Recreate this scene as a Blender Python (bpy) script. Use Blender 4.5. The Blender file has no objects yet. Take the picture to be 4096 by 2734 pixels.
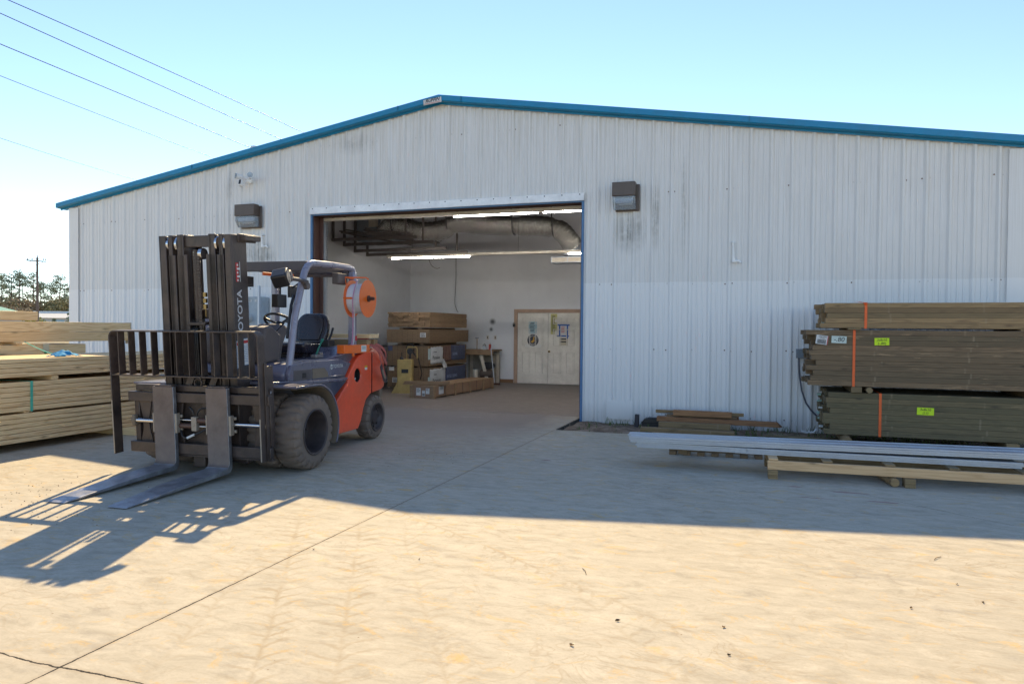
import bpy, bmesh, math, random
from math import sin, cos, pi, radians, hypot, sqrt, atan2
from mathutils import Vector, Matrix, noise as mnoise

# ------------------------------------------------------------------ camera, sky, sun, exposure
scene = bpy.context.scene
COL = scene.collection
random.seed(7)
CAM = Vector((14.187, -11.914, 1.501))
YAW, PITCH, ROLL, FOCAL = 0.331875, 0.0173482, 0.00880566, 2865.84 / 4096 * 36.0
fw = Vector((-sin(YAW), cos(YAW), 0)); rt = Vector((cos(YAW), sin(YAW), 0)); up = Vector((0, 0, 1))
fw2 = cos(PITCH) * fw - sin(PITCH) * up
up2 = cos(PITCH) * up + sin(PITCH) * fw
RT = cos(ROLL) * rt + sin(ROLL) * up2
UP = -sin(ROLL) * rt + cos(ROLL) * up2
cam_data = bpy.data.cameras.new("camera")
cam_data.sensor_width = 36.0
cam_data.lens = FOCAL
cam_data.clip_end = 3000
cam_ob = bpy.data.objects.new("camera", cam_data)
COL.objects.link(cam_ob)
M = Matrix((RT, UP, -fw2)).transposed().to_4x4()
M.translation = CAM
cam_ob.matrix_world = M
scene.camera = cam_ob

SUN_EL, SUN_AZ = radians(38.67), radians(23.2)      # azimuth measured from +Y towards -X
sun_dir = Vector((-sin(SUN_AZ) * cos(SUN_EL), cos(SUN_AZ) * cos(SUN_EL), sin(SUN_EL)))
world = bpy.data.worlds.new("World")
scene.world = world
world.use_nodes = True
wn = world.node_tree
bg = wn.nodes["Background"]
sky = wn.nodes.new("ShaderNodeTexSky")
sky.sky_type = 'NISHITA'
sky.sun_disc = False
sky.sun_elevation = SUN_EL
sky.sun_rotation = -SUN_AZ
sky.air_density = 0.8
sky.dust_density = 0.0
sky.ozone_density = 0.9
sky.altitude = 0
wn.links.new(sky.outputs[0], bg.inputs[0])
bg.inputs[1].default_value = 0.07
sun_l = bpy.data.lights.new("sun", 'SUN')
sun_l.energy = 2.3
sun_l.angle = radians(0.53)
sun_l.color = (1.0, 0.79, 0.48)
sun_ob = bpy.data.objects.new("sun", sun_l)
COL.objects.link(sun_ob)
sun_ob.rotation_euler = sun_dir.to_track_quat('Z', 'Y').to_euler()
sun_ob.location = (0, 20, 20)
scene.view_settings.view_transform = 'Standard'
scene.view_settings.look = 'None'
scene.view_settings.gamma = 1.0
scene.view_settings.exposure = 1.83
scene.cycles.use_denoising = True
scene.cycles.max_bounces = 8

# ------------------------------------------------------------------ node helper and materials
class NB:
    def __init__(s, name):
        s.m = bpy.data.materials.new(name); s.m.use_nodes = True
        s.t = s.m.node_tree; s.b = s.t.nodes["Principled BSDF"]; s.out = s.t.nodes["Material Output"]
    def n(s, typ, props=None, **ins):
        nd = s.t.nodes.new("ShaderNode" + typ)
        for k, v in (props or {}).items(): setattr(nd, k, v)
        for k, v in ins.items():
            key = int(k[1:]) if k[0] == 'i' and k[1:].isdigit() else k.replace('_', ' ')
            s.put(nd.inputs[key], v)
        return nd
    def put(s, sock, v):
        if isinstance(v, bpy.types.NodeSocket): s.t.links.new(v, sock)
        elif isinstance(v, bpy.types.Node): s.t.links.new(v.outputs[0], sock)
        else:
            if isinstance(v, tuple) and len(v) == 3 and len(getattr(sock, 'default_value', ())) == 4: v = (*v, 1)
            sock.default_value = v
    def pos(s): return s.n('NewGeometry').outputs['Position']
    def obj(s): return s.n('TexCoord').outputs['Object']
    def mapp(s, vec, scale=(1, 1, 1), loc=(0, 0, 0), rot=(0, 0, 0)):
        return s.n('Mapping', Vector=vec, Scale=scale, Location=loc, Rotation=rot).outputs[0]
    def noise(s, vec, scale, detail=4, rough=.55, dist=0.0):
        return s.n('TexNoise', Vector=vec, Scale=scale, Detail=detail, Roughness=rough, Distortion=dist).outputs['Fac']
    def ramp(s, fac, pts, interp='LINEAR'):
        r = s.n('ValToRGB', Fac=fac); cr = r.color_ramp; cr.interpolation = interp
        while len(cr.elements) < len(pts): cr.elements.new(.5)
        for e, (p, c) in zip(cr.elements, pts):
            e.position = p; e.color = (c, c, c, 1) if not isinstance(c, tuple) else (*c, 1)
        return r.outputs[0]
    def mix(s, fac, a, b, mode='MIX'):
        m = s.n('Mix', dict(data_type='RGBA', blend_type=mode))
        s.put(m.inputs[0], fac); s.put(m.inputs[6], a); s.put(m.inputs[7], b)
        return m.outputs[2]
    def math(s, op, a, b=0.0, c=None, clamp=False):
        m = s.n('Math', dict(operation=op, use_clamp=clamp)); s.put(m.inputs[0], a); s.put(m.inputs[1], b)
        if c is not None: s.put(m.inputs[2], c)
        return m.outputs[0]
    def sep(s, v):
        q = s.n('SeparateXYZ', Vector=v); return q.outputs[0], q.outputs[1], q.outputs[2]
    def comb(s, x, y, z): return s.n('CombineXYZ', X=x, Y=y, Z=z).outputs[0]
    def bump(s, h, strength=.3, dist=.01):
        s.put(s.b.inputs['Normal'], s.n('Bump', Strength=strength, Distance=dist, Height=h).outputs[0])
    def set(s, **k):
        for a, v in k.items(): s.put(s.b.inputs[a.replace('_', ' ')], v)
        return s.m

def mul(c, f): return tuple(min(1, x * f) for x in c)

def simple(name, col, rough=.5, metal=0.0, dirt=0.0, dirtcol=(.30, .22, .15), scale=6.0, var=.12, spec=.5, bump=0.0, coat=0.0):
    """painted / plastic / metal surface with uneven tone and optional dirt"""
    b = NB(name); v = b.obj()
    n1 = b.noise(v, scale, 5, .6); n2 = b.noise(v, scale * 7, 4, .6)
    c = b.mix(b.ramp(n1, [(.3, 0), (.7, 1)]), mul(col, 1 - var), mul(col, 1 + var))
    c = b.mix(b.ramp(n2, [(.35, 0), (.75, .35)]), c, mul(col, .8))
    r = b.math('MULTIPLY_ADD', n1, .25, rough - .12)
    if dirt > 0:
        n3 = b.noise(v, scale * .6, 8, .7, .4)
        mk = b.math('MULTIPLY', b.ramp(n3, [(.5 - dirt * .3, 0), (.62, 1)]), dirt, clamp=True)
        c = b.mix(mk, c, dirtcol)
        r = b.math('ADD', r, b.math('MULTIPLY', mk, .3), clamp=True)
    if bump: b.bump(n2, bump, .004)
    b.set(Base_Color=c, Roughness=r, Metallic=metal, Coat_Weight=coat)
    b.put(b.b.inputs['Specular IOR Level'], spec)
    return b.m

def wood(name, light, dark, knot=(.12, .06, .03), grainscale=1.0, rough=.75, tint=.2, green=0.0, scuff=0.0):
    """boards whose length is local X; growth bands, fine fibres, knots; each object its own offset"""
    b = NB(name)
    rnd = b.n('ObjectInfo').outputs['Random']
    o = b.obj()
    off = b.math('MULTIPLY', rnd, 37.0)
    x, y, z = b.sep(o)
    v = b.comb(b.math('ADD', x, off), b.math('ADD', y, b.math('MULTIPLY', rnd, 3.1)), z)
    # slow warp so bands swim along the board
    wv = b.mapp(v, (.42, 4.0, 6.0))
    warp = b.noise(wv, 1.6 * grainscale, 3, .5)
    bands = b.math('SINE', b.math('MULTIPLY', warp, 60.0))
    bands = b.ramp(b.math('MULTIPLY_ADD', bands, .5, .5), [(0.0, 0), (.55, .12), (.86, .75), (1.0, 1)])
    fib = b.noise(b.mapp(v, (1.5, 55, 55)), 2.0, 5, .6)
    blot = b.noise(b.mapp(v, (.7, 4, 4)), 1.2, 4, .6)
    c = b.mix(b.math('MULTIPLY', bands, .8), light, dark)
    c = b.mix(b.ramp(fib, [(.35, .30), (.65, 0)]), c, mul(dark, .8))
    c = b.mix(b.ramp(blot, [(.3, .35), (.7, 0)]), c, mul(dark, .95))
    # knots
    vo = b.n('TexVoronoi', dict(feature='F1'), Vector=b.mapp(v, (2.6, 8.0, 8.0)), Scale=.95, Randomness=1.0).outputs['Distance']
    kd = b.math('ADD', vo, b.math('MULTIPLY', b.noise(v, 14, 3), .06))
    c = b.mix(b.ramp(kd, [(.07, 1), (.12, .8), (.16, .3), (.24, 0)]), c, knot)
    # per-board tone
    c = b.mix(b.math('MULTIPLY', b.math('FRACT', b.math('MULTIPLY', rnd, 7.31)), tint), c, mul(dark, .85))
    if green: c = b.mix(b.math('MULTIPLY', b.math('FRACT', b.math('MULTIPLY', rnd, 13.7)), green), c, (.055, .065, .035))
    c = b.mix(b.math('MULTIPLY', b.math('FRACT', b.math('MULTIPLY', rnd, 3.9)), .22), c, mul(light, 1.15))
    if scuff:
        sc = b.ramp(b.noise(b.mapp(v, (1.1, 7, 9)), 2.2, 6, .7), [(.60, 0), (.66, scuff)])
        c = b.mix(sc, c, (.50, .33, .18))
        bandx = b.math('ABSOLUTE', b.math('SUBTRACT', b.math('FRACT', b.math('ADD', b.math('MULTIPLY', x, .93), .18)), .5))
        c = b.mix(b.math('MULTIPLY', b.ramp(bandx, [(.0, .5), (.008, .4), (.013, 0)]), b.ramp(blot, [(.4, 0), (.6, 1)])), c, (.36, .27, .17))
    b.bump(fib, .35, .003)
    return b.set(Base_Color=c, Roughness=rough)

def emis(name, col, strength):
    b = NB(name); b.set(Base_Color=col, Emission_Color=col, Emission_Strength=strength); return b.m

# ------------------------------------------------------------------ mesh helper
class MB:
    def __init__(s, M=None): s.bm = bmesh.new(); s.M = M; s.mi = 0
    def _fin(s, vs):
        fs = set()
        for v in vs:
            for f in v.link_faces: fs.add(f)
        for f in fs: f.material_index = s.mi
        return s
    def _v(s, p): return s.bm.verts.new(p)
    def box(s, c, size, rot=None):
        m = Matrix.Translation(c) @ (rot.to_4x4() if rot is not None else Matrix()) @ Matrix.Diagonal((*size, 1))
        r = bmesh.ops.create_cube(s.bm, size=1, matrix=m); return s._fin(r['verts'])
    def bb(s, x0, x1, y0, y1, z0, z1):
        return s.box(((x0 + x1) / 2, (y0 + y1) / 2, (z0 + z1) / 2), (abs(x1 - x0), abs(y1 - y0), abs(z1 - z0)))
    def bar(s, p, q, w, h, upv=(0, 0, 1)):
        p, q = Vector(p), Vector(q); d = q - p; L = d.length; d.normalize()
        u = Vector(upv); sd = u.cross(d)
        if sd.length < 1e-4: sd = Vector((0, 1, 0)).cross(d)
        sd.normalize(); u = d.cross(sd)
        R = Matrix((d, sd, u)).transposed()
        return s.box((p + q) / 2, (L, w, h), R)
    def cyl(s, p, q, r, n=20, r2=None, caps=True):
        p, q = Vector(p), Vector(q); d = q - p
        R = d.to_track_quat('Z', 'Y').to_matrix().to_4x4()
        m = Matrix.Translation((p + q) / 2) @ R
        k = bmesh.ops.create_cone(s.bm, cap_ends=caps, segments=n, radius1=r, radius2=r if r2 is None else r2, depth=d.length, matrix=m)
        return s._fin(k['verts'])
    def sphere(s, c, r, n=16, sc=(1, 1, 1)):
        m = Matrix.Translation(c) @ Matrix.Diagonal((*sc, 1))
        k = bmesh.ops.create_uvsphere(s.bm, u_segments=n, v_segments=n // 2 + 1, radius=r, matrix=m); return s._fin(k['verts'])
    def tube(s, pts, r, n=10, caps=True):
        pts = [Vector(p) for p in pts]; rings = []; N = len(pts)
        rs = r if isinstance(r, (list, tuple)) else [r] * N
        prev = None
        for i, p in enumerate(pts):
            d = (pts[min(i + 1, N - 1)] - pts[max(i - 1, 0)]).normalized()
            if prev is None:
                a = Vector((0, 0, 1)) if abs(d.z) < .9 else Vector((0, 1, 0))
                prev = (a - d * a.dot(d)).normalized()
            else: prev = (prev - d * prev.dot(d)).normalized()
            bn = d.cross(prev)
            rings.append([s._v(p + (prev * cos(2 * pi * k / n) + bn * sin(2 * pi * k / n)) * rs[i]) for k in range(n)])
        for a, b2 in zip(rings, rings[1:]):
            for k in range(n):
                f = s.bm.faces.new((a[k], a[(k + 1) % n], b2[(k + 1) % n], b2[k])); f.material_index = s.mi
        if caps:
            for rg in (rings[0][::-1], rings[-1]):
                f = s.bm.faces.new(rg); f.material_index = s.mi
        return s
    def strip(s, pts, w, t, side):
        """flat ribbon through pts, width w along side, thickness t"""
        pts = [Vector(p) for p in pts]; side = Vector(side).normalized(); rings = []
        for i, p in enumerate(pts):
            d = (pts[min(i + 1, len(pts) - 1)] - pts[max(i - 1, 0)]).normalized()
            nn = d.cross(side).normalized()
            rings.append([s._v(p + side * (w / 2 * a) + nn * (t / 2 * b2)) for a, b2 in ((-1, -1), (1, -1), (1, 1), (-1, 1))])
        for a, b2 in zip(rings, rings[1:]):
            for k in range(4):
                f = s.bm.faces.new((a[k], a[(k + 1) % 4], b2[(k + 1) % 4], b2[k])); f.material_index = s.mi
        for rg in (rings[0][::-1], rings[-1]):
            f = s.bm.faces.new(rg); f.material_index = s.mi
        return s
    def prism(s, pts, d0, d1, axis='y'):
        """2-D outline extruded along an axis: axis y -> pts are (x,z); x -> (y,z); z -> (x,y)"""
        def P(a, b2, d): return {'y': (a, d, b2), 'x': (d, a, b2), 'z': (a, b2, d)}[axis]
        A = [s._v(P(a, b2, d0)) for a, b2 in pts]; B = [s._v(P(a, b2, d1)) for a, b2 in pts]; n = len(pts)
        fs = [s.bm.faces.new(A[::-1]), s.bm.faces.new(B)]
        for i in range(n): fs.append(s.bm.faces.new((A[i], A[(i + 1) % n], B[(i + 1) % n], B[i])))
        for f in fs: f.material_index = s.mi
        return s
    def plate(s, loops, d0, d1, axis='y'):
        """outline with holes, extruded"""
        def P(a, b2, d): return {'y': (a, d, b2), 'x': (d, a, b2), 'z': (a, b2, d)}[axis]
        t = bmesh.new(); es = []
        for lp in loops:
            vs = [t.verts.new(P(a, b2, d0)) for a, b2 in lp]
            for i in range(len(vs)): es.append(t.edges.new((vs[i], vs[(i + 1) % len(vs)])))
        bmesh.ops.triangle_fill(t, use_beauty=True, edges=es)
        r = bmesh.ops.extrude_face_region(t, geom=t.faces[:])
        dv = {'y': (0, d1 - d0, 0), 'x': (d1 - d0, 0, 0), 'z': (0, 0, d1 - d0)}[axis]
        bmesh.ops.translate(t, verts=[g for g in r['geom'] if isinstance(g, bmesh.types.BMVert)], vec=dv)
        mp = {v: s._v(v.co) for v in t.verts}
        for f in t.faces:
            g = s.bm.faces.new([mp[v] for v in f.verts]); g.material_index = s.mi
        t.free(); return s
    def lathe(s, prof, c, axis, n=32, closed=False):
        """prof = [(r, h)...] around axis through c"""
        c = Vector(c); ax = Vector(axis).normalized()
        a = Vector((0, 0, 1)) if abs(ax.z) < .9 else Vector((1, 0, 0))
        e1 = (a - ax * a.dot(ax)).normalized(); e2 = ax.cross(e1); rings = []
        for k in range(n):
            th = 2 * pi * k / n; rad = e1 * cos(th) + e2 * sin(th)
            rings.append([s._v(c + rad * r + ax * h) for r, h in prof])
        m = len(prof)
        for k in range(n):
            A, B = rings[k], rings[(k + 1) % n]
            for i in range(m if closed else m - 1):
                j = (i + 1) % m
                f = s.bm.faces.new((A[i], A[j], B[j], B[i])); f.material_index = s.mi
        return s
    def torus(s, c, axis, R, r, n=28, m=10):
        return s.lathe([(R + r * cos(2 * pi * i / m), r * sin(2 * pi * i / m)) for i in range(m)], c, axis, n, True)
    def quad(s, *ps):
        f = s.bm.faces.new([s._v(p) for p in ps]); f.material_index = s.mi; return s
    def build(s, name, mat, parent=None, loc=(0, 0, 0), bevel=0.0, smooth=0, seg=2, label=None, recalc=True, rot=None):
        if recalc: bmesh.ops.recalc_face_normals(s.bm, faces=s.bm.faces)
        if s.M is not None: s.bm.transform(s.M)
        me = bpy.data.meshes.new(name); s.bm.to_mesh(me); s.bm.free()
        for m_ in (mat if isinstance(mat, (list, tuple)) else [mat]): me.materials.append(m_)
        if smooth:
            for p in me.polygons: p.use_smooth = True
            me.set_sharp_from_angle(angle=radians(smooth))
        o = bpy.data.objects.new(name, me); COL.objects.link(o); o.location = loc
        if rot is not None: o.rotation_euler = rot
        if parent is not None: o.parent = parent
        if bevel:
            b2 = o.modifiers.new("bevel", 'BEVEL'); b2.width = bevel; b2.segments = seg; b2.limit_method = 'ANGLE'; b2.angle_limit = radians(40)
            for p in me.polygons: p.use_smooth = True
            me.set_sharp_from_angle(angle=radians(50 if seg > 1 else 30))
        if label: o['label'] = label
        return o

def tag(o, label, cat, group=None, kind=None):
    o['label'] = label; o['category'] = cat
    if group: o['group'] = group
    if kind: o['kind'] = kind
    return o
def struct(o): o['kind'] = 'structure'; return o
def thing(name, label, cat, loc=(0, 0, 0), rz=0, group=None):
    o = bpy.data.objects.new(name, None); COL.objects.link(o); o.location = loc; o.rotation_euler = (0, 0, rz)
    o.empty_display_size = .2
    return tag(o, label, cat, group)
def copy_tree(o, parent=None):
    c = o.copy(); COL.objects.link(c)
    if parent is not None: c.parent = parent
    for ch in [k for k in bpy.data.objects if k.parent == o]: copy_tree(ch, c)
    return c

def text(name, s, size, mat, parent, loc, rot, ext=.001, shear=0.0, sx=1.0, align='CENTER', offset=0.0):
    cu = bpy.data.curves.new(name, 'FONT'); cu.body = s; cu.size = size; cu.extrude = ext; cu.shear = shear
    cu.align_x = align; cu.align_y = 'CENTER'; cu.offset = offset
    t = bpy.data.objects.new("tmp", cu); COL.objects.link(t)
    me = bpy.data.meshes.new_from_object(t)
    bpy.data.objects.remove(t); bpy.data.curves.remove(cu)
    me.materials.clear(); me.materials.append(mat)
    o = bpy.data.objects.new(name, me); COL.objects.link(o)
    o.parent = parent; o.location = loc
    if isinstance(rot, Matrix): o.rotation_euler = rot.to_euler()
    else: o.rotation_euler = rot
    o.scale = (sx, 1, 1)
    return o

# ------------------------------------------------------------------ shared materials
M_white = simple("white_paint", (.62, .62, .60), .45, dirt=.25, dirtcol=(.30, .27, .22))
M_cream = simple("cream_paint", (.55, .50, .42), .5, dirt=.3)
M_bronze = simple("bronze_paint", (.10, .075, .06), .4)
M_black = simple("black_plastic", (.018, .017, .018), .4)
M_paper = simple("paper", (.68, .68, .66), .8, var=.04)
M_ink = simple("black_ink", (.02, .02, .025), .6, var=.03)
M_yellow = simple("fluorescent_card", (.62, .85, .02), .7, var=.04)
M_orange_strap = simple("orange_strap", (.85, .13, .02), .5, var=.06)
M_teal_strap = simple("teal_strap", (.08, .48, .36), .5, var=.06)
M_blue = simple("blue_paint", (.08, .19, .36), .5)
M_red_ink = simple("red_ink", (.5, .03, .03), .6)
M_rust = simple("red_oxide_steel", (.085, .032, .022), .6, dirt=.3, dirtcol=(.1, .07, .05))
M_galv = simple("galvanised_steel", (.46, .50, .56), .36, .5, var=.08)
M_pvc = simple("white_pvc", (.88, .88, .86), .35)
M_greybox = simple("grey_enamel", (.20, .24, .28), .5, dirt=.2)
M_steel = simple("bright_steel", (.6, .6, .62), .18, 1.0, var=.05)
M_glass = NB("clear_lens"); M_glass = M_glass.set(Base_Color=(.86, .93, .98), Roughness=.05, Transmission_Weight=.8, IOR=1.35)
M_tube = emis("lit_tube", (1.0, .95, .88), 32.0)
# ================================================================== GROUND
# joints of the yard slabs run at x = 11.30 (away from the camera) and y = -9.60 (across)
def concrete(name, base_a, base_b, yard=True):
    b = NB(name); p = b.pos(); x, y, z = b.sep(p)
    flat = b.comb(x, y, 0.0)
    big = b.noise(flat, .35, 5, .6); mid = b.noise(flat, 2.2, 6, .65); fine = b.noise(flat, 60, 4, .7)
    brush = b.noise(b.mapp(flat, (1.0, 2.2, 1), rot=(0, 0, radians(-6))), 4.5, 9, .74, .5)
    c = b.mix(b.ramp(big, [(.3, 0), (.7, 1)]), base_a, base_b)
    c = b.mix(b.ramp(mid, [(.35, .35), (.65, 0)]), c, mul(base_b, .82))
    c = b.mix(b.ramp(brush, [(.36, .75), (.5, 0)]), c, mul(base_b, .76))
    c = b.mix(b.ramp(brush, [(.52, 0), (.68, .6)]), c, mul(base_a, 1.16))
    c = b.mix(b.ramp(fine, [(.3, .3), (.55, 0)]), c, mul(base_b, .75))
    if yard:
        # tan clay swirls left by tyres: thin ridges of a strongly warped noise
        wp = b.n('TexNoise', Vector=flat, Scale=1.1, Detail=3.0).outputs['Color']
        wv = b.n('VectorMath', dict(operation='MULTIPLY_ADD')); b.put(wv.inputs[0], wp); b.put(wv.inputs[1], (1.6, 1.6, 0)); b.put(wv.inputs[2], b.mapp(flat, (1.0, 1.9, 1)))
        sw = b.noise(wv.outputs[0], 1.9, 3, .5, 2.2)
        ridge = b.math('ABSOLUTE', b.math('SUBTRACT', sw, .5))
        msk = b.ramp(b.noise(flat, .55, 3, .5), [(.38, 0), (.6, 1)])
        rf = b.math('MULTIPLY', b.ramp(ridge, [(.0, .26), (.012, .15), (.035, 0)]), msk)
        c = b.mix(rf, c, (.26, .17, .085))
        rid2 = b.math('ABSOLUTE', b.math('SUBTRACT', b.noise(b.mapp(wv.outputs[0], (1.2, 2.6, 1)), 3.1, 3, .5, 1.4), .5))
        c = b.mix(b.math('MULTIPLY', b.ramp(rid2, [(.0, .15), (.022, 0)]), b.ramp(mid, [(.42, 0), (.6, 1)])), c, (.28, .19, .11))
        # tyre tread chevrons, faint, along a few tracks
        for (tx, ty, ang, wid, L_, k_) in ((12.18, -9.44, 121, .17, 3.2, 1.0), (12.47, -9.22, 119, .20, 3.0, .9), (12.85, -9.0, 122, .20, 2.6, .6), (11.58, -9.18, 112, .14, 2.0, .6), (11.70, -6.84, -33, .11, 3.6, .8), (14.2, -9.2, 128, .2, 3.0, .45)):
            a = radians(ang)
            al = b.math('ADD', b.math('MULTIPLY', b.math('SUBTRACT', x, tx), cos(a)), b.math('MULTIPLY', b.math('SUBTRACT', y, ty), sin(a)))
            ac = b.math('ADD', b.math('MULTIPLY', b.math('SUBTRACT', x, tx), -sin(a)), b.math('MULTIPLY', b.math('SUBTRACT', y, ty), cos(a)))
            ac = b.math('ADD', ac, b.math('MULTIPLY', b.math('SUBTRACT', b.noise(flat, 1.5, 2), .5), .10))
            aa = b.math('ABSOLUTE', ac)
            ph = b.math('ADD', b.math('MULTIPLY', al, 52.0), b.math('MULTIPLY', b.math('SQRT', aa), -16.0))
            ph = b.math('ADD', ph, b.math('MULTIPLY', b.noise(flat, 6, 3), 7.0))
            ln = b.ramp(b.math('MULTIPLY_ADD', b.math('SINE', ph), .5, .5), [(.72, 0), (.97, 1)])
            win = b.ramp(b.math('DIVIDE', aa, wid), [(.0, 1), (.5, .75), (1.0, 0)])
            spine = b.ramp(aa, [(.0, .9), (.008, .6), (.022, 0)])
            ends = b.math('MULTIPLY', b.ramp(b.math('DIVIDE', al, L_), [(.7, 1), (1, 0)]), b.math('GREATER_THAN', al, -.9))
            q = b.math('MULTIPLY', b.math('MAXIMUM', b.math('MULTIPLY', ln, win), spine), b.ramp(b.noise(flat, 3.2, 4), [(.36, .1), (.58, .75)]))
            c = b.mix(b.math('MULTIPLY', b.math('MULTIPLY', q, ends), k_ * .62), c, (.30, .205, .10))
        # rusty orange stains
        st = b.noise(b.mapp(flat, (1, 1.4, 1), rot=(0, 0, radians(-12))), 4.2, 10, .78, .9)
        c = b.mix(b.ramp(st, [(.55, 0), (.61, .38), (.70, .8)]), c, (.60, .39, .14))
        sm = b.noise(b.mapp(flat, (1, 1.6, 1)), 1.3, 10, .76)
        c = b.mix(b.ramp(sm, [(.55, 0), (.68, .45)]), c, (.24, .22, .20))
        dots = b.n('TexVoronoi', dict(feature='F1'), Vector=flat, Scale=9.0).outputs['Distance']
        dm = b.ramp(b.noise(flat, 2.3, 2), [(.52, 0), (.62, 1)])
        c = b.mix(b.math('MULTIPLY', b.ramp(b.math('ADD', dots, b.math('MULTIPLY', fine, .05)), [(.055, .9), (.075, 0)]), dm), c, (.16, .09, .045))
        # joints
        wob = b.math('MULTIPLY', b.math('SUBTRACT', b.noise(flat, 14, 4, .7), .5), .016)
        wob2 = b.math('MULTIPLY', b.math('SUBTRACT', b.noise(flat, 2.2, 6, .7), .5), .11)
        jx = b.math('ABSOLUTE', b.math('ADD', b.math('SUBTRACT', x, 11.30), wob))
        jy = b.math('ABSOLUTE', b.math('ADD', b.math('SUBTRACT', y, -9.60), b.math('MULTIPLY', wob2, .7)))
        jx2 = b.math('ABSOLUTE', b.math('ADD', b.math('SUBTRACT', x, 17.4), wob))
        crk = b.math('ABSOLUTE', b.math('ADD', b.math('SUBTRACT', b.math('MULTIPLY', b.math('SUBTRACT', x, 15.35), .8), b.math('MULTIPLY', b.math('ADD', y, 4.75), -1.0)), wob2))
        crk = b.math('ADD', crk, b.ramp(b.math('ABSOLUTE', b.math('SUBTRACT', x, 15.6)), [(.5, 0), (.6, 1)]))
        wid = b.math('MULTIPLY', b.math('MULTIPLY_ADD', b.noise(flat, 3, 3), .012, -.0012), b.ramp(b.math('DIVIDE', b.math('ADD', y, 12.0), 12.0), [(.3, 1.0), (.5, .45)]))
        jm = b.math('MINIMUM', b.math('MINIMUM', jx, jx2), jy)
        jmask = b.math('LESS_THAN', jm, wid)
        jm2 = b.math('LESS_THAN', crk, .004)
        halo = b.ramp(jm, [(.0, .28), (.03, 0)])
        c = b.mix(halo, c, (.30, .20, .11))
        c = b.mix(jmask, c, (.030, .026, .022)); c = b.mix(b.math('MULTIPLY', jm2, .7), c, (.05, .045, .04))
        # old purple-red spray marks beside the pallet
        for (px, py, rx, ry) in ((14.55, -4.45, .16, .05), (15.0, -4.55, .30, .06), (15.25, -4.85, .22, .05), (14.7, -4.9, .35, .025), (11.9, -4.0, .1, .05)):
            dx = b.math('DIVIDE', b.math('SUBTRACT', x, px), rx); dy = b.math('DIVIDE', b.math('SUBTRACT', y, py), ry)
            d = b.math('ADD', b.math('MULTIPLY', dx, dx), b.math('MULTIPLY', dy, dy))
            d = b.math('ADD', d, b.math('MULTIPLY', b.noise(flat, 9, 4), 1.3))
            c = b.mix(b.ramp(d, [(.8, .5), (1.35, 0)]), c, (.24, .06, .09))
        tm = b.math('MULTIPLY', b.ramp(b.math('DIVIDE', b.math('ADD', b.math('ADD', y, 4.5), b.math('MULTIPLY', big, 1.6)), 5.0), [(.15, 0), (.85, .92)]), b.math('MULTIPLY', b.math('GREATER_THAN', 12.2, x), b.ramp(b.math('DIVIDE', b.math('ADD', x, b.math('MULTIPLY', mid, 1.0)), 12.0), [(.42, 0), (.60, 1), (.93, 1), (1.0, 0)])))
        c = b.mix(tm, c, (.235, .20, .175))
        # pale scuffs
        pv = b.noise(b.mapp(flat, (1, 4, 1), rot=(0, 0, radians(20))), 1.3, 8, .75, .6)
        c = b.mix(b.ramp(pv, [(.64, 0), (.74, .6)]), c, (.60, .58, .54))
        h = b.math('SUBTRACT', b.math('MULTIPLY', fine, .4), b.math('MULTIPLY', jmask, 3.0))
        b.bump(h, .25, .004)
    else:
        b.bump(fine, .15, .003)
    b.put(b.b.inputs['Specular IOR Level'], .25 if yard else .4)
    return b.set(Base_Color=c, Roughness=b.math('MULTIPLY_ADD', mid, .2, .78 if yard else .45))
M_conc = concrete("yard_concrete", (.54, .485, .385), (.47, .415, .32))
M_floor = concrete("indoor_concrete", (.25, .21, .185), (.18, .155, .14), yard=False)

b = NB("field_ground"); p = b.pos()
c = b.ramp(b.noise(p, .12, 6, .65), [(.35, (.22, .17, .10)), (.5, (.30, .24, .13)), (.68, (.12, .13, .05))])
c = b.mix(b.ramp(b.noise(p, 6, 6, .7), [(.4, .4), (.6, 0)]), c, (.10, .08, .05)); b.bump(b.noise(p, 8, 5), .6, .05)
M_field = b.set(Base_Color=c, Roughness=.95)
b = NB("bare_dirt"); p = b.pos()
c = b.ramp(b.noise(p, 5, 8, .7), [(.3, (.10, .07, .05)), (.5, (.24, .165, .11)), (.7, (.42, .34, .27))])
b.bump(b.noise(p, 22, 8, .75), 1.0, .03); M_dirt = b.set(Base_Color=c, Roughness=.95)

g = MB(); g.quad((-900, -300, -.14), (900, -300, -.14), (900, 1500, -.14), (-900, 1500, -.14))
struct(g.build("ground", M_field))
# yard slab: L-shaped sheet with a real edge; strip of bare dirt between slab and wall on the right
sl = MB()
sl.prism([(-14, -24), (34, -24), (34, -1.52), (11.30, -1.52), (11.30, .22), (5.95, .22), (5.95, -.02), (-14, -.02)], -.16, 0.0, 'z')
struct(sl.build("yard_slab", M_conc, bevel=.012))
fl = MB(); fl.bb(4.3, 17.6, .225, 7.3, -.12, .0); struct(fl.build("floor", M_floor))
# dirt strip with uneven surface, 6 cm below the slab edge
d = MB(); nx, ny = 90, 16; V = {}
for i in range(nx + 1):
    for j in range(ny + 1):
        x_ = 11.32 + i * (20 - 11.32) / nx; y_ = -1.50 + j * 1.55 / ny
        z_ = -.05 + .03 * mnoise.noise(Vector((x_ * 3, y_ * 3, 1))) + .012 * mnoise.noise(Vector((x_ * 14, y_ * 14, 3)))
        z_ += .05 * math.exp(-((x_ - 12.0) ** 2 / .08 + (y_ + 1.0) ** 2 / .05))
        V[i, j] = d._v((x_, y_, z_))
for i in range(nx):
    for j in range(ny): d.bm.faces.new((V[i, j], V[i + 1, j], V[i + 1, j + 1], V[i, j + 1]))
struct(d.build("dirt_strip", M_dirt, smooth=60))

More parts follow.
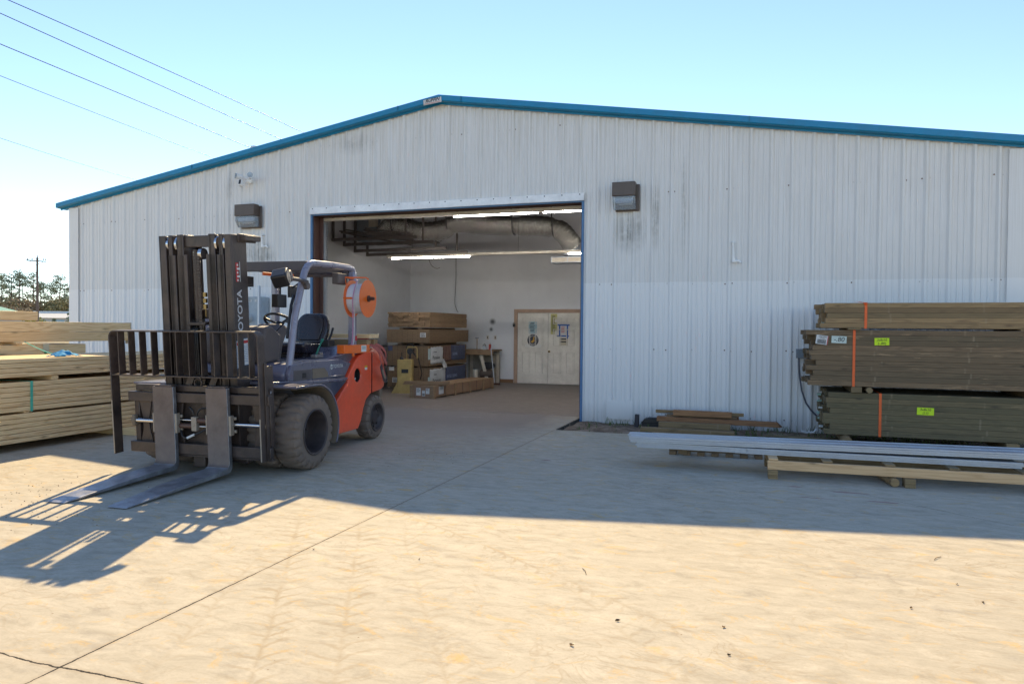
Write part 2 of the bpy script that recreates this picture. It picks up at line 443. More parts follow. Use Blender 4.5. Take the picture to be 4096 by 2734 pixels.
# grass and weeds in the strip
b = NB("weed_green"); M_weed = b.set(Base_Color=b.mix(b.n('ObjectInfo').outputs['Random'], (.07, .13, .03), (.15, .18, .05)), Roughness=.8)
g = MB(); rr = random.Random(3)
for k in range(2600):
    xg = rr.uniform(11.5, 19); yg = -rr.random() ** 1.6 * 1.3 - .03
    dens = .5 + mnoise.noise(Vector((xg * 1.6, yg * 2, 5)))
    if 12.8 < xg < 14.3 and yg < -.3 : dens *= .4
    if xg < 12.9: dens *= .45
    if xg > 14.0: dens += .2
    if rr.random() > dens * .9: continue
    h = rr.uniform(.015, .07) * (1.6 if yg > -.15 else 1); a = rr.uniform(0, 2 * pi); w = rr.uniform(.004, .011)
    dx, dy = cos(a) * w, sin(a) * w; lx, ly = rr.uniform(-1, 1) * h * .7, rr.uniform(-1, 1) * h * .7
    z0 = -.06
    g.quad((xg - dx, yg - dy, z0), (xg + dx, yg + dy, z0), (xg + lx + dx * .3, yg + ly + dy * .3, z0 + h + .02), (xg + lx - dx * .3, yg + ly - dy * .3, z0 + h + .02))
tag(g.build("grass", M_weed, recalc=False), "low green weeds growing in the dirt strip along the wall foot", "grass", kind="stuff")

# ================================================================== WAREHOUSE
XA, ZA, SL = 8.70, 5.56, .160           # ridge x, wall height under the trim there, slope
XL, XR, YB = -.33, 17.73, 16.0
DX0, DX1, DZ = 5.97, 11.335, 3.70        # door opening
def ztop(x): return ZA - SL * abs(x - XA)
b = NB("ribbed_wall_paint"); p = b.pos(); x, y, z = b.sep(p)
st = b.noise(b.mapp(p, (9, 1, .42)), 2.6, 8, .72)
st2 = b.noise(b.mapp(p, (30, 1, .35)), 2.0, 6, .7)
blot = b.noise(b.mapp(p, (1.0, 1, .7)), 1.6, 5, .6)
grime = b.math('MULTIPLY', b.ramp(st, [(.45, 0), (.7, .6)]), b.ramp(blot, [(.36, .15), (.62, 1)]))
grime = b.math('MAXIMUM', grime, b.math('MULTIPLY', b.ramp(st2, [(.45, 0), (.66, 1)]), .75))
# the lower sheet (below the girt at z = 2.3) has been washed clean, more so on the right
lowm = b.math('GREATER_THAN', b.math('ADD', z, b.math('MULTIPLY', b.noise(b.comb(b.math('MULTIPLY', b.math('FLOOR', b.math('DIVIDE', x, .3048)), 3.3), 0., 0.), 1.0), .07)), 2.33)
grime = b.math('MULTIPLY', grime, b.math('MULTIPLY_ADD', lowm, .80, .10))
hi = b.ramp(b.math('DIVIDE', z, 6.0), [(.35, .35), (.85, 1.0)])
grime = b.math('MULTIPLY', grime, hi)
leftm = b.ramp(b.math('DIVIDE', x, 18.0), [(.0, .45), (.25, .9), (.5, 1.0), (.8, .8)])
grime = b.math('MULTIPLY', grime, leftm)
c = b.mix(grime, (.80, .795, .78), (.44, .40, .33))
# dust film over the unwashed upper sheets
c = b.mix(b.math('MULTIPLY', lowm, b.math('MULTIPLY_ADD', blot, .35, .05)), c, (.60, .575, .53))
# mould runs below the lamps and the left pipe, and a few rusty spots
for (px, pz, rx, rz, k) in ((12.13, 3.15, .34, .42, .9), (4.62, 3.0, .38, .40, .75), (12.55, 3.4, .10, .7, .6), (6.9, 5.0, .5, .25, .5), (13.0, 3.5, .06, 1.2, .4), (4.9, 2.85, .3, .35, .8), (4.0, 4.3, .12, .5, .5)):
    dx = b.math('DIVIDE', b.math('SUBTRACT', x, px), rx); dz = b.math('DIVIDE', b.math('SUBTRACT', z, pz), rz)
    dd = b.math('SQRT', b.math('ADD', b.math('MULTIPLY', dx, dx), b.math('MULTIPLY', dz, dz)))
    mk = b.math('MULTIPLY', b.ramp(dd, [(.2, 1), (1.0, 0)]), b.math('MULTIPLY', b.ramp(st2, [(.38, 0), (.60, 1)]), b.ramp(b.noise(p, 7, 5, .7), [(.35, .3), (.55, 1)])))
    c = b.mix(b.math('MULTIPLY', mk, k), c, (.10, .095, .07))
low = b.math('MULTIPLY', b.ramp(b.math('ADD', z, b.math('MULTIPLY', st2, .25)), [(.12, .7), (.42, 0)]), .5)
c = b.mix(low, c, (.40, .34, .28))
b.bump(b.noise(p, 3, 3), .12, .01)
M_wall = b.set(Base_Color=c, Roughness=b.math('MULTIPLY_ADD', grime, .35, .38))
M_screw = simple("rusty_screw", (.12, .05, .03), .7)

WH = thing("warehouse", "long low ribbed white metal warehouse with teal roof trim and open loading door", "warehouse", (XA, 0, 0))
def W(o):            # parent while keeping world coordinates
    o.parent = WH; o.location = o.location - WH.location; return o

prof = []            # (dx, depth) over one 12-inch module; main rib starts at the module line
for q in ((0.0, 0.0), (.030, .036), (.056, .036), (.086, 0.0), (.138, 0.0), (.147, .011), (.163, .011), (.172, 0.0), (.218, 0.0), (.227, .011), (.243, .011), (.252, 0.0)): prof.append(q)
RIB0 = -.01
xs = [(XL, 0.0)]
k = -2
while True:
    bx = RIB0 + k * .3048; k += 1
    if bx > XR: break
    for dx_, dp in prof:
        X = bx + dx_ - .02
        if XL + .01 < X < XR - .01: xs.append((X, dp))
def at(x0):
    for (a, da), (c_, dc) in zip(xs, xs[1:]):
        if a <= x0 <= c_: t = (x0 - a) / max(1e-6, c_ - a); return da + (dc - da) * t
    return 0
xs.append((XR, 0.0))
for xe in (DX0, DX1, XA): xs.append((xe, at(xe)))
xs.sort()
wl = MB()
for (a, da), (c_, dc) in zip(xs, xs[1:]):
    if c_ - a < 1e-5: continue
    mx = (a + c_) / 2; z0 = DZ if DX0 < mx < DX1 else .0 - (.06 if mx > DX1 else 0)
    zs = [z0] + [zz for zz in (1.2, 2.27, 3.75) if zz > z0 + .05 and zz < ztop(mx) - .05]
    for i_, za in enumerate(zs):
        last = i_ == len(zs) - 1
        wl.quad((a, -da, za), (c_, -dc, za), (c_, -dc, ztop(c_) if last else zs[i_ + 1]), (a, -da, ztop(a) if last else zs[i_ + 1]))
bmesh.ops.remove_doubles(wl.bm, verts=wl.bm.verts, dist=1e-5)
W(wl.build("front_wall", M_wall, recalc=False))
sc_ = MB(); rs = random.Random(11)
k = -1
while True:
    bx = RIB0 + k * .3048 - .02; 
    if bx > XR - .1: break
    if bx > XL + .05:
        for zz in (.12, 1.195, 2.265, 3.76, 5.0):
            for off, every in ((-.02, 3), (.078, 1)):
                if every == 3 and k % 3: continue
                sx_ = bx + off
                if zz > ztop(sx_) - .1: continue
                if DX0 - .05 < sx_ < DX1 + .05 and zz < DZ + .1: continue
                sc_.mi = 1 if rs.random() < (.6 if off < 0 else .3) else 0
                sc_.sphere((sx_ + rs.uniform(-.008, .008), -.003, zz + rs.uniform(-.012, .012)), .0115, 6, (1, .6, 1))
    k += 1
W(sc_.build("screw_rows", [M_white, M_screw]))['kind'] = 'stuff'

M_teal = simple("teal_trim_paint", (.003, .215, .42), .35, dirt=.15, dirtcol=(.05, .12, .15), var=.08)
M_teal_lo = simple("teal_soffit_paint", (.008, .12, .20), .4, var=.08)
M_roofm = simple("roof_sheet", (.50, .52, .54), .35, .3)
def raked(y0, z0, y1, z1, ext=.24):       # a band following both slopes
    q = MB()
    for s_ in (-1, 1):
        xe = XA + s_ * (XR - XA + ext)
        q.quad((XA, y0, ZA + z0), (xe, y0, ztop(xe) + z0), (xe, y1, ztop(xe) + z1), (XA, y1, ZA + z1))
    return q
tr = MB()
for s_ in (-1, 1):
    xe = XA + s_ * (XR - XA + .24)
    sect = [(-.02, .01), (-.045, -.015), (-.055, -.015), (-.055, .016), (-.16, .022), (-.175, .034), (-.175, .122), (-.165, .130), (.10, .130), (.10, .01)]
    A = [tr._v((XA, a, ZA + h)) for a, h in sect]; B = [tr._v((xe, a, ztop(xe) + h)) for a, h in sect]
    for i_ in range(len(sect)):
        j_ = (i_ + 1) % len(sect); tr.bm.faces.new((A[i_], A[j_], B[j_], B[i_]))
    tr.bm.faces.new(B)
W(tr.build("roof_trim", M_teal))
sm_ = MB()                                 # lap seams in the trim
for xx in (3.2, 9.15, 7.9, 14.0):
    s_ = 1 if xx > XA else -1
    sm_.bar((xx, -.179, ztop(xx) + .036), (xx, -.179, ztop(xx) + .126), .02, .006, (1, 0, 0))
W(sm_.build("trim_seam", M_teal_lo))
rf = MB()
for s_ in (-1, 1):
    xe = XA + s_ * (XR - XA + .22)
    rf.prism([(XA, ZA + .125), (xe, ztop(xe) + .125), (xe, ztop(xe) + .02), (XA, ZA + .02)], .11, YB + .2, 'y')
W(rf.build("roof", M_roofm))
sw = MB(); sw.bb(XL + .002, XL + .05, .003, YB, -.1, ztop(XL)); sw.bb(XR - .05, XR - .002, .003, YB, -.1, ztop(XR))
sw.prism([(XL, -.1), (XR, -.1), (XR, ztop(XR)), (XA, ZA), (XL, ztop(XL))], YB - .05, YB, 'y')
W(sw.build("side_wall", M_wall))
ct = MB()
ct.bb(XL - .012, XL + .26, -.040, -.032, -.05, ztop(XL) - .01); ct.bb(XL - .012, XL - .004, -.032, .25, -.05, ztop(XL) - .02)
W(ct.build("corner_trim", M_wall))
ct = MB(); ct.bb(XR - .24, XR + .012, -.040, -.032, -.05, ztop(XR) - .01); ct.bb(XR + .004, XR + .012, -.032, .25, -.05, ztop(XR) - .02)
W(ct.build("corner_trim", M_wall))
# patch sheet low on the wall, right of the door
pt = MB(); pt.bb(11.78, 12.22, -.040, -.034, .02, .33)
for (a, c_) in ((11.82, .31), (11.95, .31), (12.1, .31), (12.2, .31), (11.82, .06), (12.0, .06), (12.18, .06)): pt.sphere((a, -.042, c_), .009, 6)
W(pt.build("patch_panel", M_wall))

# door header trim (bent white flashing), blue edge, red-oxide frame, rolled door bottom bar
q = MB(); N_ = 40; pts = []
for i_ in range(N_ + 1):
    x_ = DX0 - .03 + (DX1 + .06 - DX0) * i_ / N_; wv = .006 * mnoise.noise(Vector((x_ * 2.1, 0, 0))) - .010 * math.exp(-((x_ - 7.9) / .6) ** 2)
    pts.append((x_, wv))
for (a, wa), (c_, wc) in zip(pts, pts[1:]):
    q.quad((a, -.075 + wa, DZ - .01 + wa), (c_, -.075 + wc, DZ - .01 + wc), (c_, -.045, DZ + .12), (a, -.045, DZ + .12))
    q.quad((a, -.045, DZ + .12), (c_, -.045, DZ + .12), (c_, -.0, DZ + .125), (a, 0, DZ + .125))
    q.quad((a, -.075 + wa, DZ - .01 + wa), (c_, -.075 + wc, DZ - .01 + wc), (c_, .0, DZ - .01), (a, .0, DZ - .01))
for k in range(18): q.mi = 1; q.sphere((DX0 + .03 + k * .311, -.053, DZ + .095), .011, 8, (1, .6, 1))
W(q.build("door_flashing", [simple("header_paint", (.90, .88, .84), .4), M_ink], recalc=False))
q = MB(); q.bb(DX0 - .022, DX0 + .012, -.045, .0, 0, DZ - .012); W(q.build("door_edge_trim", M_blue))
q = MB(); q.bb(DX1 - .012, DX1 + .022, -.045, .0, -.05, DZ - .012); W(q.build("door_edge_trim", M_blue))
q = MB(); q.bb(DX0 + .012, DX1 - .012, -.040, .0, DZ - .035, DZ - .012); W(q.build("door_edge_trim", M_blue))
q = MB(); q.bb(DX0 + .004, DX0 + .03, .0, .22, .001, DZ - .04); q.bb(DX0 + .004, DX0 + .10, .19, .22, .001, DZ - .041)
q.bb(DX1 - .03, DX1 - .004, .0, .22, .001, DZ - .04)
q.bb(DX0 + .004, DX1 - .004, .0, .22, DZ - .04, DZ - .01); q.bb(DX0 + .004, DX1 - .004, .19, .22, DZ - .045, DZ - .041)
W(q.build("door_jamb", M_rust, bevel=.003))
q = MB(); q.bb(DX0 + .10, DX1 - .04, .235, .29, DZ - .096, DZ - .048); q.bb(DX0 + .10, DX1 - .04, .225, .30, DZ - .106, DZ - .097)
W(q.build("door_bottom_bar", M_cream, bevel=.004))
q = MB(); q.cyl((DX0 + .05, .55, DZ + .25), (DX1, .55, DZ + .25), .22, 24); W(q.build("door_roll", M_greybox, smooth=40))
q = MB(); q.bb(DX0 + .03, DX0 + .10, .235, .30, 0.001, DZ - .14); q.bb(DX1 - .08, DX1 - .03, .235, .30, 0.001, DZ - .14)
for k in range(70): q.torus((DX0 + .125, .30, .9 + k * .04), (1, 0, 0) if k % 2 else (0, 1, 0), .014, .0035, 8, 4)
W(q.build("door_guide", M_greybox))

# interior shell
b = NB("indoor_wall_paint"); p = b.pos()
c = b.mix(b.ramp(b.noise(p, .9, 5), [(.3, 0), (.7, 1)]), (.56, .57, .60), (.64, .65, .68))
c = b.mix(b.ramp(b.noise(b.mapp(p, (2, 2, 1)), 3, 8, .7), [(.6, 0), (.8, .4)]), c, (.25, .24, .24))
x, y, z = b.sep(p)
for (px, pz, r_) in ((7.02, 1.72, .10), (6.98, 1.50, .065)):
    dx = b.math('SUBTRACT', x, px); dz = b.math('SUBTRACT', z, pz)
    dd = b.math('ADD', b.math('SQRT', b.math('ADD', b.math('MULTIPLY', dx, dx), b.math('MULTIPLY', dz, dz))), b.math('MULTIPLY', b.noise(p, 9, 4), .04))
    c = b.mix(b.ramp(dd, [(r_ * .5, .9), (r_ + .03, 0)]), c, (.03, .03, .03))
M_iwall = b.set(Base_Color=c, Roughness=.6)
q = MB(); q.bb(4.32, 4.418, .23, 7.17, -.01, 5.2); q.prism([(4.32, -.01), (17.5, -.01), (17.5, ztop(17.5) - .05), (XA, ZA - .05), (4.32, ztop(4.32) - .05)], 7.17, 7.25, 'y')
q.bb(17.45, 17.5, .23, 7.17, -.01, 4.1); q.bb(4.418, DX0 - .01, .08, .12, -.01, 4.75); q.bb(DX1 + .01, 17.5, .08, .12, -.01, 4.1)
W(q.build("interior_wall", M_iwall))
q = MB()
for s_ in (-1, 1):
    x2 = 4.32 if s_ < 0 else 17.5
    q.prism([(XA, ZA - .02), (x2, ztop(x2) - .02), (x2, ztop(x2) - .08), (XA, ZA - .08)], .12, 7.2, 'y')
W(q.build("ceiling", simple("dark_insulation", (.12, .11, .105), .9)))
q = MB()
for yy in (2.6, 5.1):
    for s_ in (-1, 1):
        x2 = 4.42 if s_ < 0 else 17.4
        q.bar((XA, yy, ZA - .25), (x2, yy, ztop(x2) - .25), .12, .28)
for xx in (5.2, 6.6, 8.0, 9.4, 10.8, 12.2): q.bar((xx, .2, ztop(xx) - .14), (xx, 7.1, ztop(xx) - .14), .06, .11)
W(q.build("roof_beam", simple("dark_beam", (.07, .045, .04), .6)))
q = MB(); q.bb(7.25, 7.66, 7.14, 7.169, 0, .10); q.bb(4.42, 6.8, 7.14, 7.169, 0, .10); W(q.build("skirting", simple("skirting_wood", (.22, .12, .06), .7)))

# double panel doors in the back wall
M_door = simple("door_paint", (.70, .67, .61), .5, dirt=.25, dirtcol=(.3, .27, .23), scale=3)
M_trim = simple("raw_pine_trim", (.40, .27, .20), .7, dirt=.2)
def leaf(x0, x1):
    q = MB(); q.bb(x0 + .004, x1 - .004, 7.125, 7.165, .012, 1.965)
    o = W(q.build("door", M_door, bevel=.003)); return o
for (x0, x1) in ((7.787, 8.68), (8.68, 9.573)):
    o = leaf(x0, x1); w_ = x1 - x0; q = MB()
    for cx in (x0 + w_ * .29, x0 + w_ * .71):
        for (z0, z1) in ((.30, .88), (1.05, 1.52), (1.66, 1.84)):
            hw = .115
            for (a, b2, c_, d_) in ((cx - hw, cx + hw, z0, z0 + .016), (cx - hw, cx + hw, z1 - .016, z1), (cx - hw, cx - hw + .016, z0 + .017, z1 - .017), (cx + hw - .016, cx + hw, z0 + .017, z1 - .017)):
                q.bb(a, b2, 7.107, 7.1245, c_, d_)
            q.bb(cx - hw + .04, cx + hw - .04, 7.117, 7.1245, z0 + .04, z1 - .04)
    m = q.build("panel_moulding", M_door, bevel=.003); m.parent = o; m.location = m.location - WH.location - o.location
    m.location = (0, 0, 0)
q = MB()
q.bb(7.687, 7.787, 7.10, 7.168, 0, 2.07); q.bb(9.573, 9.673, 7.10, 7.168, 0, 2.07); q.bb(7.788, 9.572, 7.10, 7.168, 1.97, 2.07)
W(q.build("door_trim", M_trim, bevel=.004))
q = MB(); q.cyl((8.735, 7.125, .905), (8.735, 7.07, .905), .012); q.sphere((8.735, 7.055, .905), .032, 16)
W(q.build("door_knob", simple("brass", (.7, .5, .25), .25, 1.0), smooth=60))

# ---- fluorescent strips
def strip_light(label, x0, x1, y_, z_, lit):
    t = thing("strip_light", label, "ceiling light", ((x0 + x1) / 2, y_, z_), 0, "fluorescent strip lights hung inside the warehouse")
    cx = (x0 + x1) / 2
    q = MB(); q.bb(x0 - cx, x1 - cx, -.05, .05, 0, .055); q.build("housing", M_cream, t, bevel=.004)
    for (a, b2) in lit:
        q = MB(); q.cyl((a - cx, -.02, -.022), (b2 - cx, -.02, -.022), .012, 12); q.build("tube", M_tube, t, smooth=40)
    q = MB()
    for f_ in (.1, .5, .9): q.cyl((x0 - cx + (x1 - x0) * f_, 0, .055), (x0 - cx + (x1 - x0) * f_, 0, 1.2), .004, 6)
    q.build("hanger", M_black, t)
strip_light("long strip light in front with its left tube lit and the middle dark", 5.95, 12.4, 3.0, 3.15, [(6.08, 8.03), (10.32, 12.2)])
strip_light("upper strip light just behind the door header", 7.1, 12.4, 1.5, 3.80, [(8.3, 10.08), (10.2, 12.2)])
# ================================================================== THINGS ON THE FRONT WALL
def wall_lamp(label, x0, x1, z0, z1):
    cx, cz = (x0 + x1) / 2, (z0 + z1) / 2; w, h = x1 - x0, z1 - z0
    t = thing("wall_lamp", label, "wall lamp", (cx, -.03, cz), 0, "wall pack lamps beside the loading door")
    q = MB(); q.bb(-w / 2 + .03, w / 2, -.035, 0, -h / 2, h / 2 - .02); q.build("back_plate", M_bronze, t, bevel=.015, seg=3)
    q = MB(); q.bb(-w / 2, w / 2 - .05, -.20, -.036, .0, h / 2); q.build("housing", M_bronze, t, bevel=.012, seg=3)
    q = MB(); q.prism([(-.185, -.003), (-.036, -.003), (-.036, -h / 2 + .02), (-.10, -h / 2 + .02), (-.185, -.10)], -w / 2 + .012, w / 2 - .06, 'x')
    ln = q.build("lens", M_glass, t, bevel=.006)
    q = MB()
    for k in range(9): q.bb(-w / 2 + .016, w / 2 - .064, -.188, -.1855, -.018 - k * .009, -.0135 - k * .009)
    q.build("lens_rib", M_glass, ln)
    q = MB(); q.bb(-w / 2 + .05, w / 2 - .10, -.12, -.045, -.10, -.03); q.cyl((-w / 4, -.11, -.12), (w / 4, -.11, -.12), .02, 12); q.build("reflector", M_galv, t)
wall_lamp("brown wall pack lamp left of the loading door, under the security camera", 4.30, 4.82, 3.47, 3.93)
wall_lamp("brown wall pack lamp right of the loading door above a mould stain", 11.87, 12.30, 3.47, 3.93)

t = thing("security_camera", "white security camera with two floodlight heads high on the wall", "camera", (4.56, -.04, 4.42))
q = MB(); q.cyl((0, 0, 0), (0, -.07, 0), .065, 20); q.build("base", M_pvc, t, bevel=.008)
for s_ in (-1, 1):
    q = MB(); q.tube([(0, -.07, .01), (s_ * .07, -.13, .05), (s_ * .12, -.17, .05)], .016, 8)
    a = Vector((s_ * .10, -.14, .05)); e = Vector((s_ * .17, -.25, .06)); q.cyl(a, e, .035, 18, .062)
    o = q.build("floodlight", M_pvc, t, smooth=40)
    q = MB(); q.cyl(e, e + (e - a).normalized() * .006, .055, 18); q.build("lens", M_glass, o)
q = MB(); q.tube([(0, -.06, -.02), (-.03, -.13, -.04), (-.05, -.18, -.06)], .02, 8); q.box((-.06, -.22, -.08), (.075, .09, .13), Matrix.Rotation(radians(-14), 3, 'X')); o = q.build("camera_body", M_pvc, t, bevel=.014, seg=3)
q = MB(); q.box((-.06, -.268, -.067), (.045, .006, .09), Matrix.Rotation(radians(-14), 3, 'X')); q.build("lens_window", M_black, o)

def pvc_pipe(label, x, z0, z1, dx):
    t = thing("pvc_pipe", label, "pipe", (x, -.03, z0), 0, "white PVC drain pipes on the wall")
    q = MB(); q.cyl((0, .04, z1 - z0), (0, -.045, z1 - z0), .019, 14); q.sphere((0, -.045, z1 - z0), .021, 12); q.cyl((0, -.045, z1 - z0), (.012, -.045, 0), .016, 14); q.build("pipe", M_pvc, t, smooth=40)
    q = MB(); q.cyl((.012, -.045, .035), (.012, -.045, -.02), .022, 14); q.cyl((.012, -.045, -.01), (.06, -.045, -.01), .022, 14); q.tube([(.06, -.045, -.01), (dx * .7, -.045, .0), (dx, -.05, -.035)], .018, 12); q.build("elbow", M_pvc, t, smooth=40)
pvc_pipe("white PVC drain pipe left of the door above a mouldy patch", 4.835, 3.11, 3.33, .15)
pvc_pipe("white PVC drain pipe alone high on the right-hand wall", 13.78, 2.615, 2.90, .12)

t = thing("meter_cabinet", "pale grey electric meter cabinet between two posts on the wall", "electric cabinet", (4.80, -.03, 1.2))
q = MB(); q.bb(-.20, .18, -.24, 0, 0, .90); q.build("cabinet", simple("pale_grey_enamel", (.36, .42, .47), .4, dirt=.15), t, bevel=.01)
for xx in (-.165, .155):
    q = MB(); q.bb(xx - .022, xx + .022, -.29, -.245, -1.1, 1.11); q.build("post", M_galv, t, bevel=.003)
q = MB(); q.cyl((-.10, -.24, .48), (-.10, -.34, .48), .085, 24); q.sphere((-.10, -.33, .48), .075, 18, (1, .5, 1)); m = q.build("meter", simple("meter_glass", (.62, .62, .60), .15), t, smooth=40)
q = MB(); q.bb(-.14, -.06, -.374, -.368, .49, .52); q.build("dial", M_ink, m)
for xx, s_ in ((-.095, "208"), (.09, "215")):
    q = MB(); q.bb(xx - .055, xx + .055, -.2435, -.2405, .80, .845); pl = q.build("number_plate", M_paper, t)
    text("number", s_, .045, M_ink, pl, (xx, -.2445, .822), (pi / 2, 0, 0), .0005)
t = thing("sticker", "round yellow sticker with white card on the wall left of the door", "sticker", (5.54, -.034, 1.68))
q = MB(); q.cyl((0, 0, 0), (0, -.003, 0), .045, 20); q.build("disc", M_yellow, t)
q = MB(); q.bb(-.04, .03, -.003, 0, -.15, -.06); q.build("card", M_paper, t)

t = thing("junction_box", "grey junction box with conduit dropping down behind the right lumber stack", "junction box", (14.79, -.03, 1.10))
q = MB(); q.bb(-.06, .11, -.09, 0, 0, .14); q.build("box", M_greybox, t, bevel=.005)
q = MB(); q.tube([(-.02, -.05, 0), (-.015, -.05, -.15), (.0, -.05, -.3), (.03, -.06, -.5), (.09, -.07, -.68), (.17, -.07, -.80), (.27, -.07, -.9)], .013, 10); q.build("conduit", simple("grey_conduit", (.10, .10, .13), .5), t, smooth=40)
t = thing("pvc_stub", "white PVC stub lying at the wall foot left of the dark lumber", "pipe", (14.83, -.22, -.02))
q = MB(); q.tube([(-.02, 0, .02), (.06, .0, .0), (.16, .0, .01), (.2, 0, .06)], .018, 10); q.build("pipe", M_pvc, t, smooth=40)

# maker's plate on the ridge
t = thing("name_plate", "white name plate reading RUFFIN on the teal trim at the ridge", "sign", (8.60, -.178, 5.545))
q = MB(); q.bb(-.175, .175, -.012, 0, -.014, .078); pl = q.build("plate", M_white, t, rot=(0, 0, 0))
text("lettering", "RUFFIN", .084, M_ink, t, (.0, -.0135, .046), (pi / 2, 0, 0), .0008, .35, 1.0, offset=.0015)
q = MB(); q.bb(-.165, .155, -.0145, -.0122, -.003, .004); q.build("underline", M_red_ink, t)
t.rotation_euler = (0, radians(-5.5), 0)

# left-behind things at the wall foot
t = thing("pipe_offcut", "short dark square block standing beside the black bait box", "block", (12.34, -.33, -.05))
q = MB(); q.box((0, 0, .10), (.065, .07, .20), Matrix.Rotation(.06, 3, 'Y')); q.build("block", simple("dark_block", (.05, .045, .05), .7), t, bevel=.004)
t = thing("bait_box", "low black plastic bait box on the dirt at the wall foot", "bait box", (12.60, -.22, -.055))
q = MB(); q.prism([(-.17, 0), (.17, 0), (.19, .07), (-.19, .07)], -.10, .10, 'y'); q.build("base", M_black, t, bevel=.006)
q = MB(); q.prism([(-.195, .071), (.195, .071), (.15, .14), (-.14, .14)], -.11, .11, 'y'); q.bb(-.10, .10, -.05, .05, .141, .152); q.build("lid", M_black, t, bevel=.01)

# ================================================================== INSIDE THE WAREHOUSE
M_ply = wood("indoor_board", (.32, .21, .12), (.19, .12, .065), tint=.5)
def sheet_mat(name, pitch, col, dark, cols):
    b = NB(name); v = b.obj(); x, y, z = b.sep(v)
    ln = b.math('ABSOLUTE', b.math('SUBTRACT', b.math('FRACT', b.math('DIVIDE', z, pitch)), .5))
    m1 = b.ramp(ln, [(.36, 0), (.46, 1)])
    cl = b.math('ABSOLUTE', b.math('SUBTRACT', b.math('FRACT', b.math('DIVIDE', x, cols)), .5))
    yy = b.math('LESS_THAN', y, .003)
    m2 = b.math('MULTIPLY', b.ramp(cl, [(.455, 0), (.48, .8)]), yy)
    c = b.mix(b.ramp(b.noise(b.mapp(v, (3, 3, 30)), 3, 4), [(.3, 0), (.7, 1)]), col, mul(col, .7))
    c = b.mix(b.math('MAXIMUM', m1, m2), c, dark)
    return b.set(Base_Color=c, Roughness=.8)
# every sheet is modelled; the shader only tints groove columns on the ends
M_sheet = sheet_mat("sheet_edges", .0145, (.29, .19, .11), (.08, .055, .035), .14)
def board_pack(label, x0, x1, y0, y1, z0, z1, rows, cols, rnd):
    """boards run along y, ends face the camera, each board its own mesh part"""
    t = thing("board_bundle", label, "lumber bundle", ((x0 + x1) / 2, y0, z0), 0)
    bw, bh = (x1 - x0) / cols, (z1 - z0) / rows
    me = None
    for r in range(rows):
        for c_ in range(cols):
            if 0 < r < rows - 1 and 0 < c_ < cols - 1 and False: continue
            L = (y1 - y0) - rnd.uniform(0, .05)
            if me is None:
                q = MB(); q.box((0, 0, 0), (L, bw - .003, bh - .002)); o = q.build("board", M_ply, t, bevel=.0015, seg=1); me = o.data
            else:
                o = bpy.data.objects.new("board", me); COL.objects.link(o); o.parent = t
            o.location = ((c_ + .5) * bw - (x1 - x0) / 2, rnd.uniform(-.025, .025) + (y1 - y0) / 2, (r + .5) * bh)
            o.rotation_euler = (0, 0, pi / 2)
    return t
rb = random.Random(5)
board_pack("loose-ended brown board bundle on top of the indoor pile", 5.62, 6.74, 3.62, 5.95, 1.535, 1.90, 8, 8, rb)
def sheet_pack(label, x0, x1, y0, y1, z0, z1, skew=0, rnd=rb):
    t = thing("siding_bundle", label, "siding bundle", (x0, y0, z0), 0)
    n = max(2, round((z1 - z0) / .0145)); q = MB()
    for k in range(n):
        j = rnd.uniform(-.006, .006); jj = rnd.uniform(-.006, .006)
        q.bb(j, x1 - x0 + j, jj, y1 - y0 + jj, k * .0145, k * .0145 + .0132)
    q.build("sheets", M_sheet, t); return t
def bearer(x, label):
    t = thing("bearer", label, "bearer", (x, 3.66, 0)); return t
def bearers(z, label, xs_):
    for xx, lb in zip(xs_, label):
        t = thing("bearer", lb, "wood bearer", (xx, 4.7, z)); q = MB(); q.bb(-.05, .05, -1.0, 1.0, 0, .045); q.build("bearer", M_ply, t)
s1 = sheet_pack("siding bundle second from the top with a white barcode label", 5.60, 6.745, 3.62, 6.05, 1.16, 1.475)
bearers(1.478, ["left bearer under the top board bundle", "right bearer under the top board bundle"], (5.95, 6.45))
s2 = sheet_pack("upper wrapped siding bundle with torn plastic wrap", 5.60, 6.70, 3.66, 6.02, .60, 1.09)
bearers(1.105, ["left bearer beneath the labelled siding bundle", "right bearer beneath the labelled siding bundle"], (5.9, 6.5))
s3 = sheet_pack("lowest wrapped siding bundle standing on the floor bearers", 5.60, 6.70, 3.66, 6.02, .08, .56)
bearers(.0, ["left floor bearer under the siding pile", "right floor bearer under the siding pile"], (5.8, 6.5))
bearers(.562, ["left bearer between the two wrapped bundles", "right bearer between the two wrapped bundles"], (5.85, 6.45))
def label_card(parent, x, y, z, w, h, face='y', lines=3, bar=True, name="label"):
    q = MB()
    if face == 'y': q.bb(x - w / 2, x + w / 2, y - .003, y, z - h / 2, z + h / 2)
    else: q.bb(y, y + .003, x - w / 2, x + w / 2, z - h / 2, z + h / 2)
    o = q.build(name, M_paper, parent)
    q = MB(); rr_ = random.Random(int(abs(x * 1000)) + 3)
    for k in range(lines):
        zz = z + h * .38 - k * h * .13; ww = w * rr_.uniform(.55, .85)
        if face == 'y': q.bb(x - w * .42, x - w * .42 + ww, y - .0045, y - .0032, zz - h * .025, zz + h * .025)
        else: q.bb(y + .0032, y + .0045, x - w * .42, x - w * .42 + ww, zz - h * .025, zz + h * .025)
    if bar:
        k = -w * .38
        while k < w * .38:
            s_ = rr_.uniform(.008, .03) * w
            if face == 'y': q.bb(x + k, x + k + s_, y - .0045, y - .0032, z - h * .4, z + h * .02)
            else: q.bb(y + .0032, y + .0045, x + k, x + k + s_, z - h * .4, z + h * .02)
            k += s_ + rr_.uniform(.015, .035) * w
    q.build("print", M_ink, o); return o
label_card(s1, .98, -.008, .19, .15, .11)
